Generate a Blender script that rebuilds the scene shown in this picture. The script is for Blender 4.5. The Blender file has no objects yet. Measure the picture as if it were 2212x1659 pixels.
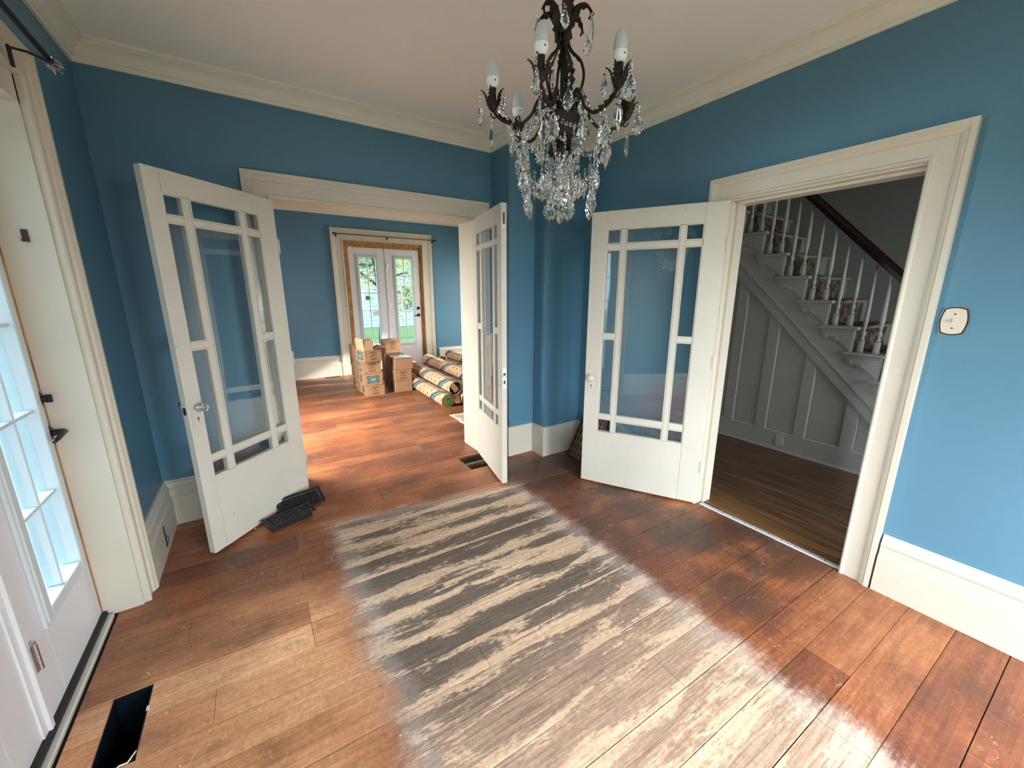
import bpy, math, random
from mathutils import Vector, Matrix
random.seed(7)
PI = math.pi
sc = bpy.context.scene
COL = sc.collection
# ------------------------------------------------------------------ camera
cam_d = bpy.data.cameras.new('camera'); cam = bpy.data.objects.new('camera', cam_d); COL.objects.link(cam); sc.camera = cam
pi_, ya_, ro_ = -.2293, -.577, .0005
fw = Vector((-math.sin(ya_)*math.cos(pi_), math.cos(ya_)*math.cos(pi_), math.sin(pi_)))
rt = Vector((math.cos(ya_), math.sin(ya_), 0)); up = rt.cross(fw)
R_ = rt*math.cos(ro_)+up*math.sin(ro_); U_ = -rt*math.sin(ro_)+up*math.cos(ro_)
m3 = Matrix((R_, U_, -fw)).transposed()
cam.matrix_world = Matrix.Translation((0, 0, 1.5)) @ m3.to_4x4()
cam_d.sensor_width = 36; cam_d.lens = 845.98/2212*36; cam_d.clip_start = .02; cam_d.clip_end = 200
# ------------------------------------------------------------------ view, world, sun, window light
sc.view_settings.view_transform = 'Standard'; sc.view_settings.look = 'None'
sc.view_settings.gamma = 1; sc.view_settings.use_curve_mapping = False
sc.view_settings.exposure = 0.62
sc.cycles.use_denoising = True
sc.cycles.use_adaptive_sampling = True; sc.cycles.adaptive_threshold = .03
sc.cycles.max_bounces = 10; sc.cycles.diffuse_bounces = 5; sc.cycles.glossy_bounces = 4
sc.cycles.transmission_bounces = 8; sc.cycles.transparent_max_bounces = 24
sc.cycles.caustics_reflective = False; sc.cycles.caustics_refractive = False
sc.cycles.sample_clamp_indirect = 6
W = bpy.data.worlds.new('sky'); sc.world = W; W.use_nodes = True
nt = W.node_tree; nt.nodes.clear()
wo = nt.nodes.new('ShaderNodeOutputWorld'); bg = nt.nodes.new('ShaderNodeBackground')
tc = nt.nodes.new('ShaderNodeTexCoord'); sx = nt.nodes.new('ShaderNodeSeparateXYZ'); cr = nt.nodes.new('ShaderNodeValToRGB')
nt.links.new(tc.outputs['Generated'], sx.inputs[0]); nt.links.new(sx.outputs['Z'], cr.inputs[0])
cr.color_ramp.elements[0].position = 0; cr.color_ramp.elements[0].color = (.93, .97, 1, 1)
cr.color_ramp.elements[1].position = .8; cr.color_ramp.elements[1].color = (.60, .80, 1, 1)
nt.links.new(cr.outputs[0], bg.inputs[0]); bg.inputs[1].default_value = 2.6
nt.links.new(bg.outputs[0], wo.inputs[0])
def sun(e, col, dirv, ang):
    d = bpy.data.lights.new('sun', 'SUN'); d.energy = e; d.color = col; d.angle = ang
    o = bpy.data.objects.new('sun', d); COL.objects.link(o)
    o.rotation_euler = Vector(dirv).to_track_quat('-Z', 'Y').to_euler()
sun(9, (1, .93, .82), (-.86, .25, -.42), math.radians(2.0))
def area(name, loc, dirv, w, h, e, col, portal=False, spread=180):
    d = bpy.data.lights.new(name, 'AREA'); d.shape = 'RECTANGLE'; d.size = w; d.size_y = h; d.energy = e; d.color = col
    o = bpy.data.objects.new(name, d); COL.objects.link(o); o.location = loc
    dv = Vector(dirv); o.rotation_euler = dv.to_track_quat('-Z', 'Y').to_euler()
    if portal: d.cycles.is_portal = True
    d.spread = math.radians(spread)
    return o
DAY = (.96, .98, 1.0); WARM = (1.0, .90, .76)
# area lamps added for daylight, in unseen openings and outside by the porch
area('window_light_rear_1', (1.62, -1.93, 1.35), (-.05, 1, -1.2), 1.0, 1.7, 82, DAY, spread=125)
area('window_light_rear_2', (.1, -1.93, 1.35), (.25, 1, -1.7), .9, 1.7, 38, DAY, spread=120)
area('window_light_left', (-.80, -.85, 1.35), (1, .30, -.95), .9, 1.7, 9, DAY, spread=110)
area('daylight_lamp_left', (-3.45, 3.10, 2.05), (5.9, -3.1, -1.45), 1.1, .9, 250, (1.0, .98, .96))  # lamp added beyond the porch in place of bright low sky
area('window_light_far_left', (-.78, 4.5, 1.3), (1, 0, -.9), 1.1, 1.7, 95, (1, .95, .86), spread=130)
area('window_light_far_right', (5.05, 6.2, 1.4), (-1, 0, -.5), 1.4, 1.7, 40, WARM, spread=140)
area('door_light_hall', (3.4, -1.9, 1.4), (0, 1, -.4), .9, 1.6, 14, DAY, spread=140)

# ------------------------------------------------------------------ materials
def newmat(name):
    m = bpy.data.materials.new(name); m.use_nodes = True
    t = m.node_tree; b = t.nodes['Principled BSDF']; return m, t, b
def N(t, typ, **kw):
    n = t.nodes.new(typ)
    for k, v in kw.items():
        if k.startswith('i_'): n.inputs[int(k[2:])].default_value = v
        else: setattr(n, k, v)
    return n
def L(t, a, b): t.links.new(a, b)
def math_(t, op, a, b=None, c=None, clamp=False):
    n = t.nodes.new('ShaderNodeMath'); n.operation = op; n.use_clamp = clamp
    for i, v in enumerate((a, b, c)):
        if v is None: continue
        if isinstance(v, (int, float)): n.inputs[i].default_value = v
        else: t.links.new(v, n.inputs[i])
    return n.outputs[0]
def mixc(t, f, a, b, mode='MIX'):
    n = t.nodes.new('ShaderNodeMix'); n.data_type = 'RGBA'; n.blend_type = mode
    for i, v in ((0, f), (6, a), (7, b)):
        if isinstance(v, (int, float)): n.inputs[i].default_value = v
        elif isinstance(v, tuple): n.inputs[i].default_value = (*v, 1) if len(v) == 3 else v
        else: t.links.new(v, n.inputs[i])
    return n.outputs[2]
def ramp(t, src, stops):
    n = t.nodes.new('ShaderNodeValToRGB'); e = n.color_ramp.elements
    while len(e) < len(stops): e.new(.5)
    for i, (p, c) in enumerate(stops):
        e[i].position = p; e[i].color = (*c, 1) if len(c) == 3 else c
    t.links.new(src, n.inputs[0]); return n.outputs[0]
def sstep(t, v, a, b):
    n = t.nodes.new('ShaderNodeMapRange'); n.interpolation_type = 'SMOOTHSTEP'
    t.links.new(v, n.inputs[0]); n.inputs[1].default_value = a; n.inputs[2].default_value = b
    return n.outputs[0]
def noise(t, vec, scale, detail=4, rough=.55, dist=0):
    n = t.nodes.new('ShaderNodeTexNoise'); t.links.new(vec, n.inputs['Vector'])
    n.inputs['Scale'].default_value = scale; n.inputs['Detail'].default_value = detail
    n.inputs['Roughness'].default_value = rough; n.inputs['Distortion'].default_value = dist
    return n.outputs[0]
def vscale(t, vec, s):
    n = t.nodes.new('ShaderNodeVectorMath'); n.operation = 'MULTIPLY'
    t.links.new(vec, n.inputs[0]); n.inputs[1].default_value = s; return n.outputs[0]
def wpos(t):
    return t.nodes.new('ShaderNodeNewGeometry').outputs['Position']
def bump(t, b, h, strength, dist=.01):
    n = t.nodes.new('ShaderNodeBump'); n.inputs['Strength'].default_value = strength; n.inputs['Distance'].default_value = dist
    t.links.new(h, n.inputs['Height']); t.links.new(n.outputs[0], b.inputs['Normal'])
def simple(name, col, rough=.5, metal=0, var=.06, vs=6, bmp=0, bs=80, spec=.5, coat=0):
    m, t, b = newmat(name); p = wpos(t)
    nz = noise(t, p, vs, 4)
    f = math_(t, 'MULTIPLY_ADD', nz, 2*var, 1-var)
    hs = t.nodes.new('ShaderNodeHueSaturation'); hs.inputs['Color'].default_value = (*col, 1); t.links.new(f, hs.inputs['Value'])
    t.links.new(hs.outputs[0], b.inputs['Base Color'])
    b.inputs['Roughness'].default_value = rough; b.inputs['Metallic'].default_value = metal
    b.inputs['Specular IOR Level'].default_value = spec
    if coat: b.inputs['Coat Weight'].default_value = coat; b.inputs['Coat Roughness'].default_value = .2
    if bmp: bump(t, b, noise(t, p, bs, 3), bmp, .002)
    return m
def painted(name, col, chip=(.10, .06, .035), amount=.725, rough=.42):
    m, t, b = newmat(name); p = wpos(t)
    v = noise(t, p, 3.0, 5, .6)
    base = ramp(t, v, [(.3, tuple(c*.93 for c in col)), (.7, col)])
    g = noise(t, vscale(t, p, (1, 1, .35)), 14, 6, .7)
    g2 = sstep(t, g, .60, .78)
    base = mixc(t, math_(t, 'MULTIPLY', g2, .22), base, (.42, .36, .27))
    c1 = noise(t, p, 55, 3, .6); c2 = noise(t, p, 4.5, 2)
    k = math_(t, 'MULTIPLY', sstep(t, c1, amount, amount+.02), sstep(t, c2, .5, .56))
    col_o = mixc(t, k, base, chip)
    L(t, col_o, b.inputs['Base Color']); b.inputs['Roughness'].default_value = rough
    bump(t, b, noise(t, p, 60, 3), .10, .002)
    return m
M = {}
M['blue'] = None
def wall_blue():
    m, t, b = newmat('blue_wall_paint'); p = wpos(t)
    v = noise(t, p, 1.2, 4)
    c = ramp(t, v, [(.3, (.084, .210, .312)), (.7, (.094, .230, .338))])
    L(t, c, b.inputs['Base Color']); b.inputs['Roughness'].default_value = .42; b.inputs['Specular IOR Level'].default_value = .35
    h = math_(t, 'ADD', noise(t, p, 3.5, 3), math_(t, 'MULTIPLY', noise(t, p, 160, 2), .06))
    bump(t, b, h, .25, .012)
    return m
M['blue'] = wall_blue()
M['trim'] = painted('cream_trim_paint', (.61, .59, .50))
M['doorp'] = painted('cream_door_paint', (.61, .605, .54), amount=.715)
M['crown'] = simple('crown_paint', (.76, .765, .69), .5, var=.03)
M['ceil'] = simple('ceiling_paint', (.86, .90, .87), .8, var=.02, bmp=.1, bs=40)
M['extdoor'] = simple('white_exterior_door', (.70, .72, .76), .35, var=.02)
M['lite'] = simple('white_lite_frame', (.56, .64, .68), .3, var=.01)
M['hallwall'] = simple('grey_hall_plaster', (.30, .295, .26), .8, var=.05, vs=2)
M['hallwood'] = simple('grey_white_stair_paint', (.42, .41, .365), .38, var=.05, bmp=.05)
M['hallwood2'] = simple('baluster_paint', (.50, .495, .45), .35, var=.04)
M['rail'] = simple('dark_red_handrail', (.028, .006, .005), .3, var=.15, coat=.3)
M['black'] = simple('matt_black_metal', (.012, .012, .014), .42, metal=.3, var=.2)
M['blackm'] = simple('black_cast_iron', (.022, .024, .028), .5, metal=.5, var=.2)
M['bronze'] = simple('dark_bronze_iron', (.022, .0155, .011), .52, metal=.5, var=.35, vs=40, bmp=.2, bs=120)
M['chrome'] = simple('nickel', (.55, .55, .55), .25, metal=1, var=.05)
M['silver'] = simple('worn_aluminium', (.72, .74, .78), .35, metal=.4, var=.15, vs=60)
M['card'] = simple('cardboard', (.33, .185, .095), .8, var=.07, vs=8, bmp=.05)
M['cardin'] = simple('cardboard_inside', (.20, .10, .045), .85, var=.1)
M['cardlight'] = simple('light_cardboard', (.50, .33, .205), .7, var=.06, vs=8)
M['teal'] = simple('teal_print', (.035, .085, .095), .7, var=.1)
M['ink'] = simple('black_ink', (.02, .016, .013), .7, var=.1)
M['inkw'] = simple('pale_print_line', (.48, .52, .47), .7, var=.1)
M['green'] = simple('green_sticker', (.07, .42, .045), .6, var=.03)
M['poly'] = simple('clear_plastic_sheet', (.80, .82, .86), .15, var=.12, vs=40, bmp=.8, bs=30)
M['foam'] = simple('packing_foam', (.62, .60, .53), .8, var=.05)
M['dark'] = simple('dark_void_wood', (.030, .022, .014), .9, var=.3, vs=30)
M['duct'] = simple('duct_black_sheet', (.006, .012, .018), .35, metal=.4, var=.3, vs=8)
M['ply'] = simple('raw_joist_wood', (.15, .115, .075), .8, var=.25, vs=20)
M['bulbw'] = simple('bulb_base_ceramic', (.78, .86, .84), .35, var=.02)
M['bulbg'] = simple('frosted_bulb_glass', (.52, .56, .60), .28, var=.02)
M['brown'] = simple('brown_metal_grille', (.055, .025, .018), .45, metal=.4, var=.2)
M['tan'] = simple('worn_bronze_edge', (.34, .20, .13), .5, metal=.2, var=.2, vs=30)
M['porc'] = simple('white_porcelain', (.62, .59, .50), .15, var=.01)
M['paper'] = simple('paper_white', (.82, .80, .74), .8, var=.06)
M['gummy'] = simple('black_rubber', (.008, .008, .009), .6)
M['sill'] = simple('aluminium_sill', (.62, .62, .58), .4, metal=.3, var=.12, vs=12)
M['cord'] = simple('white_cord', (.70, .68, .60), .5)
def rawwood():
    m, t, b = newmat('raw_pine_frame'); p = wpos(t)
    v = noise(t, vscale(t, p, (14, 14, 2)), 3, 6, .65, 1.5)
    L(t, ramp(t, v, [(.30, (.11, .035, .010)), (.5, (.42, .20, .055)), (.7, (.60, .36, .12))]), b.inputs['Base Color'])
    b.inputs['Roughness'].default_value = .65; bump(t, b, v, .6, .01)
    return m
M['rawwood'] = rawwood()
def stairwood():
    m, t, b = newmat('worn_brown_step'); p = wpos(t)
    v = noise(t, p, 14, 6, .65, .6)
    L(t, ramp(t, v, [(.36, (.030, .020, .013)), (.5, (.12, .085, .055)), (.62, (.30, .24, .17))]), b.inputs['Base Color'])
    b.inputs['Roughness'].default_value = .7; return m
M['stair'] = stairwood()
def pane_glass(name, tint=(.96, .985, .99), ior=1.5, wavy=.05):
    m, t, b = newmat(name); t.nodes.remove(b)
    out = t.nodes['Material Output']
    tr = N(t, 'ShaderNodeBsdfTransparent'); tr.inputs[0].default_value = (*tint, 1)
    gl = N(t, 'ShaderNodeBsdfGlossy'); gl.inputs['Roughness'].default_value = .03; gl.inputs[0].default_value = (1, 1, 1, 1)
    fr = N(t, 'ShaderNodeLayerWeight'); fr.inputs[0].default_value = .5
    mx = N(t, 'ShaderNodeMixShader'); p = wpos(t)
    bp = N(t, 'ShaderNodeBump'); bp.inputs['Strength'].default_value = wavy; bp.inputs['Distance'].default_value = .02
    L(t, noise(t, vscale(t, p, (1, 1, .3)), 5, 1), bp.inputs['Height']); L(t, bp.outputs[0], gl.inputs['Normal'])
    f2 = math_(t, 'MULTIPLY_ADD', math_(t, 'POWER', fr.outputs['Facing'], 5.0), .90, .075, clamp=True)
    L(t, f2, mx.inputs[0]); L(t, tr.outputs[0], mx.inputs[1]); L(t, gl.outputs[0], mx.inputs[2]); L(t, mx.outputs[0], out.inputs[0])
    return m
M['pane'] = pane_glass('old_window_glass')
M['panex'] = pane_glass('exterior_door_glass', (.86, .95, .97), wavy=.03)
def crystal():
    m, t, b = newmat('cut_crystal')
    b.inputs['Base Color'].default_value = (.97, .98, .97, 1); b.inputs['Roughness'].default_value = .0
    b.inputs['Transmission Weight'].default_value = 1; b.inputs['IOR'].default_value = 1.5
    return m
M['crystal'] = crystal()
def floor_mat():
    m, t, b = newmat('worn_pine_floor'); p = wpos(t)
    s = N(t, 'ShaderNodeSeparateXYZ'); L(t, p, s.inputs[0]); x, y = s.outputs[0], s.outputs[1]
    yr = math_(t, 'MULTIPLY_ADD', x, .033, math_(t, 'ADD', y, -.033))      # plank coordinates
    rowf = math_(t, 'DIVIDE', math_(t, 'SUBTRACT', yr, 1.13), .157)
    v = math_(t, 'FRACT', rowf); row = math_(t, 'FLOOR', rowf)
    cb = N(t, 'ShaderNodeCombineXYZ'); L(t, x, cb.inputs[0]); L(t, yr, cb.inputs[1]); L(t, math_(t, 'MULTIPLY', row, 3.7), cb.inputs[2])
    q = cb.outputs[0]
    oi = N(t, 'ShaderNodeObjectInfo').outputs['Random']
    grain = noise(t, vscale(t, q, (1.4, 42, 1)), 1, 6, .62, .8)
    fineg = noise(t, vscale(t, q, (5, 170, 1)), 1, 3, .6)
    big = noise(t, vscale(t, p, (1, 1.5, 1)), 1.5, 5, .62)
    mix = math_(t, 'ADD', math_(t, 'MULTIPLY', big, .62), math_(t, 'ADD', math_(t, 'MULTIPLY', grain, .28), math_(t, 'MULTIPLY', oi, .14)))
    red = ramp(t, mix, [(.34, (.085, .030, .016)), (.47, (.175, .058, .027)), (.56, (.27, .092, .036)), (.68, (.42, .175, .070))])
    # amber boards along the left side, colour lifted for the daylight pool there
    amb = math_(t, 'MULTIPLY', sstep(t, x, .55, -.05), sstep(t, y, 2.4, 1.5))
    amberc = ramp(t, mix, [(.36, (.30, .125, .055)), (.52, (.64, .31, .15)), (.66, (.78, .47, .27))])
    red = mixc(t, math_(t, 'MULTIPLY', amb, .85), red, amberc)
    # rubbed patches and scratches in the shellac
    rub = sstep(t, noise(t, p, 7, 7, .72), .57, .75)
    red = mixc(t, math_(t, 'MULTIPLY', rub, .42), red, (.47, .27, .17))
    sc1 = noise(t, vscale(t, q, (26, 26, 1)), 2.2, 8, .8, 1.8)
    red = mixc(t, math_(t, 'MULTIPLY', sstep(t, sc1, .60, .68), .55), red, (.55, .37, .26))
    dirt = sstep(t, noise(t, vscale(t, p, (1, 1.4, 1)), 2.6, 8, .72), .50, .68)
    red = mixc(t, math_(t, 'MULTIPLY', dirt, .50), red, (.075, .045, .032))
    spk = sstep(t, noise(t, p, 120, 3, .7), .64, .72)
    red = mixc(t, math_(t, 'MULTIPLY', spk, .30), red, (.60, .45, .33))
    fine = noise(t, p, 48, 9, .82)
    strk = noise(t, vscale(t, q, (3.5, 95, 1)), 1, 5, .7)
    mul = math_(t, 'MULTIPLY', math_(t, 'MULTIPLY_ADD', fine, 1.7, .15), math_(t, 'MULTIPLY_ADD', strk, .9, .55))
    def lines(scale, seed, wdt, st_=(1, 1, 1)):
        nn = noise(t, vscale(t, p, (scale*st_[0], scale*st_[1], 1)), 1, 2, .5, 1.2)
        ln = sstep(t, math_(t, 'ABSOLUTE', math_(t, 'SUBTRACT', nn, seed)), wdt, 0)
        return math_(t, 'MULTIPLY', ln, sstep(t, noise(t, p, 5+seed*6, 6, .7), .50, .62))
    lin = math_(t, 'MAXIMUM', lines(7, .50, .0035), math_(t, 'MAXIMUM', lines(11, .44, .0045, (1, .5, 1)), lines(9, .56, .004, (.4, 1, 1))))
    # dusty brown area at the hall door, shade painted into its colour
    gr_ = math_(t, 'MULTIPLY', sstep(t, x, 1.35, 1.95), sstep(t, y, .35, .9))
    gr_ = math_(t, 'MULTIPLY', gr_, sstep(t, y, 3.4, 2.9))
    gn = math_(t, 'MULTIPLY', gr_, sstep(t, noise(t, p, 2.2, 6, .65), .34, .56))
    red = mixc(t, math_(t, 'MULTIPLY', gn, .85), red, (.060, .036, .027))
    red = mixc(t, math_(t, 'MULTIPLY', lin, .55), red, (.62, .45, .33))
    # bare rectangle where a rug lay
    jit = math_(t, 'MULTIPLY_ADD', noise(t, p, 6, 5, .65), .30, -.15)
    d = math_(t, 'MINIMUM', math_(t, 'SUBTRACT', x, .24), math_(t, 'SUBTRACT', 1.60, x))
    d = math_(t, 'MINIMUM', d, math_(t, 'SUBTRACT', math_(t, 'MULTIPLY_ADD', x, -.16, 2.66), y))
    d2 = math_(t, 'ADD', math_(t, 'ADD', d, math_(t, 'MULTIPLY', jit, .9)), math_(t, 'MULTIPLY_ADD', noise(t, vscale(t, q, (5, 60, 1)), 1, 6, .75), .16, -.08))
    bare = sstep(t, d2, -.03, .06)
    haze = math_(t, 'SUBTRACT', sstep(t, d2, -.07, .02), sstep(t, d2, .05, .16))
    tan = ramp(t, math_(t, 'ADD', math_(t, 'MULTIPLY', grain, .7), math_(t, 'MULTIPLY', fineg, .3)),
               [(.32, (.37, .245, .16)), (.5, (.56, .395, .265)), (.7, (.69, .51, .36))])
    # dark stain down the middle of each bare board, bright at the board edges
    wn = N(t, 'ShaderNodeTexWhiteNoise', noise_dimensions='1D'); L(t, row, wn.inputs['W']); wv = wn.outputs['Value']
    wn2 = N(t, 'ShaderNodeTexWhiteNoise', noise_dimensions='1D'); L(t, math_(t, 'ADD', row, 57.3), wn2.inputs['W'])
    vs_ = math_(t, 'ADD', v, math_(t, 'MULTIPLY_ADD', wn2.outputs['Value'], .50, -.25))
    wob = math_(t, 'MULTIPLY_ADD', noise(t, vscale(t, q, (2.2, 0, 1)), 1, 4, .6), .7, -.35)
    dv = math_(t, 'SUBTRACT', math_(t, 'ADD', vs_, wob), .5)
    prof = math_(t, 'SUBTRACT', math_(t, 'SUBTRACT', .25, math_(t, 'MULTIPLY', dv, dv)), math_(t, 'MULTIPLY_ADD', wv, .16, -.09))
    st = noise(t, vscale(t, q, (2.0, 13, 1)), 1, 8, .68, .6)
    stf = noise(t, vscale(t, q, (30, 120, 1)), 1, 4, .7)
    sv = math_(t, 'ADD', math_(t, 'ADD', math_(t, 'MULTIPLY_ADD', st, 1.3, -.13), math_(t, 'MULTIPLY', prof, .85)), math_(t, 'MULTIPLY_ADD', stf, .50, -.25))
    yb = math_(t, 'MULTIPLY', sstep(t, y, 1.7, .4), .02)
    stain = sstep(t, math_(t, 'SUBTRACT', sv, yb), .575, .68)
    low = sstep(t, y, 1.35, .75)  # stain browner and paler towards the camera, daylight put into its colour
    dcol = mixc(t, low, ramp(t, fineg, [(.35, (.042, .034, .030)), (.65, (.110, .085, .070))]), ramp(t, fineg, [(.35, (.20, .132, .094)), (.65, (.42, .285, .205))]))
    mott = sstep(t, noise(t, vscale(t, q, (8, 22, 1)), 2.2, 9, .8), .48, .66)
    tan = mixc(t, math_(t, 'MULTIPLY', mott, .40), tan, (.27, .185, .130))
    barec = mixc(t, math_(t, 'MULTIPLY', stain, .90), tan, dcol)
    scr = sstep(t, noise(t, vscale(t, q, (30, 34, 1)), 2.4, 8, .8, 2.0), .62, .70)
    barec = mixc(t, math_(t, 'MULTIPLY', scr, .30), barec, (.60, .47, .35))
    col = mixc(t, bare, red, barec)
    col = mixc(t, math_(t, 'MULTIPLY', haze, .30), col, (.46, .40, .37))
    hs_ = t.nodes.new('ShaderNodeVectorMath'); hs_.operation = 'SCALE'; L(t, col, hs_.inputs[0]); L(t, mul, hs_.inputs['Scale']); col = hs_.outputs[0]
    # unfinished patch in the far room
    e = math_(t, 'MINIMUM', math_(t, 'SUBTRACT', x, 1.90), math_(t, 'MINIMUM', math_(t, 'SUBTRACT', y, 3.55), math_(t, 'SUBTRACT', 4.38, y)))
    e = math_(t, 'ADD', e, math_(t, 'MULTIPLY', jit, .25))
    pf = sstep(t, e, 0, .02); edge = math_(t, 'SUBTRACT', pf, sstep(t, e, .03, .07))
    pc = ramp(t, noise(t, vscale(t, p, (3, 16, 1)), 1.5, 6, .7), [(.42, (.26, .17, .12)), (.6, (.66, .60, .54))])
    col = mixc(t, pf, col, pc); col = mixc(t, math_(t, 'MULTIPLY', edge, .8), col, (.78, .74, .68))
    # knots
    vo = N(t, 'ShaderNodeTexVoronoi'); L(t, vscale(t, q, (2.3, 4.6, 1)), vo.inputs['Vector']); vo.inputs['Scale'].default_value = 1
    ks = N(t, 'ShaderNodeSeparateXYZ'); L(t, vo.outputs['Color'], ks.inputs[0])
    kn = math_(t, 'MULTIPLY', sstep(t, math_(t, 'ADD', vo.outputs['Distance'], math_(t, 'MULTIPLY', jit, .10)), .105, .06), math_(t, 'GREATER_THAN', ks.outputs[0], .80))
    kn = math_(t, 'MULTIPLY', kn, math_(t, 'SUBTRACT', 1.0, math_(t, 'MULTIPLY', bare, .9)))
    col = mixc(t, math_(t, 'MULTIPLY', kn, .85), col, (.055, .022, .018))
    # pale dust by the left door
    dz = math_(t, 'MULTIPLY', sstep(t, noise(t, p, 11, 8, .75), .60, .72), sstep(t, x, .35, -.3))
    col = mixc(t, math_(t, 'MULTIPLY', dz, .40), col, (.46, .38, .32))
    L(t, col, b.inputs['Base Color'])
    rg = math_(t, 'MULTIPLY_ADD', bare, .20, math_(t, 'MULTIPLY_ADD', noise(t, p, 9, 5), .22, .30))
    L(t, rg, b.inputs['Roughness']); b.inputs['Specular IOR Level'].default_value = .5
    h = math_(t, 'ADD', math_(t, 'MULTIPLY', grain, .5), math_(t, 'ADD', math_(t, 'MULTIPLY', sc1, .4), math_(t, 'MULTIPLY', big, 1.2)))
    bump(t, b, h, .28, .006)
    return m
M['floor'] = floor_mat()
def hall_floor():
    m, t, b = newmat('hall_strip_floor'); p = wpos(t)
    g = noise(t, vscale(t, p, (22, 1.3, 1)), 1.6, 6, .6, .7)
    s = N(t, 'ShaderNodeSeparateXYZ'); L(t, p, s.inputs[0])
    near = sstep(t, s.outputs[0], 3.15, 2.75)
    a = ramp(t, g, [(.36, (.062, .028, .014)), (.5, (.13, .064, .033)), (.64, (.22, .12, .068))])
    c = ramp(t, g, [(.36, (.075, .032, .013)), (.52, (.155, .075, .028)), (.66, (.23, .125, .050))])
    oi = N(t, 'ShaderNodeObjectInfo').outputs['Random']
    col = mixc(t, near, a, c)
    col = mixc(t, math_(t, 'MULTIPLY', oi, .18), col, (.08, .04, .022))
    L(t, col, b.inputs['Base Color']); b.inputs['Roughness'].default_value = .36
    bump(t, b, g, .1, .004); return m
M['hallfloor'] = hall_floor()
M['grass'] = simple('lawn_grass', (.12, .19, .06), .9, var=.4, vs=30)
M['leafy'] = simple('yellow_green_leaves', (.42, .47, .08), .6, var=.5, vs=3)
M['leafg'] = simple('green_leaves', (.13, .27, .09), .6, var=.5, vs=3)
M['leafo'] = simple('orange_leaves', (.66, .40, .07), .6, var=.3, vs=3)
M['bark'] = simple('tree_bark', (.08, .065, .055), .9, var=.3)
M['siding'] = simple('pale_blue_siding', (.42, .56, .66), .7, var=.08)
M['porch'] = simple('white_porch_paint', (.74, .82, .88), .5, var=.03)
M['deck'] = simple('grey_porch_deck', (.34, .40, .46), .7, var=.1)

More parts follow.
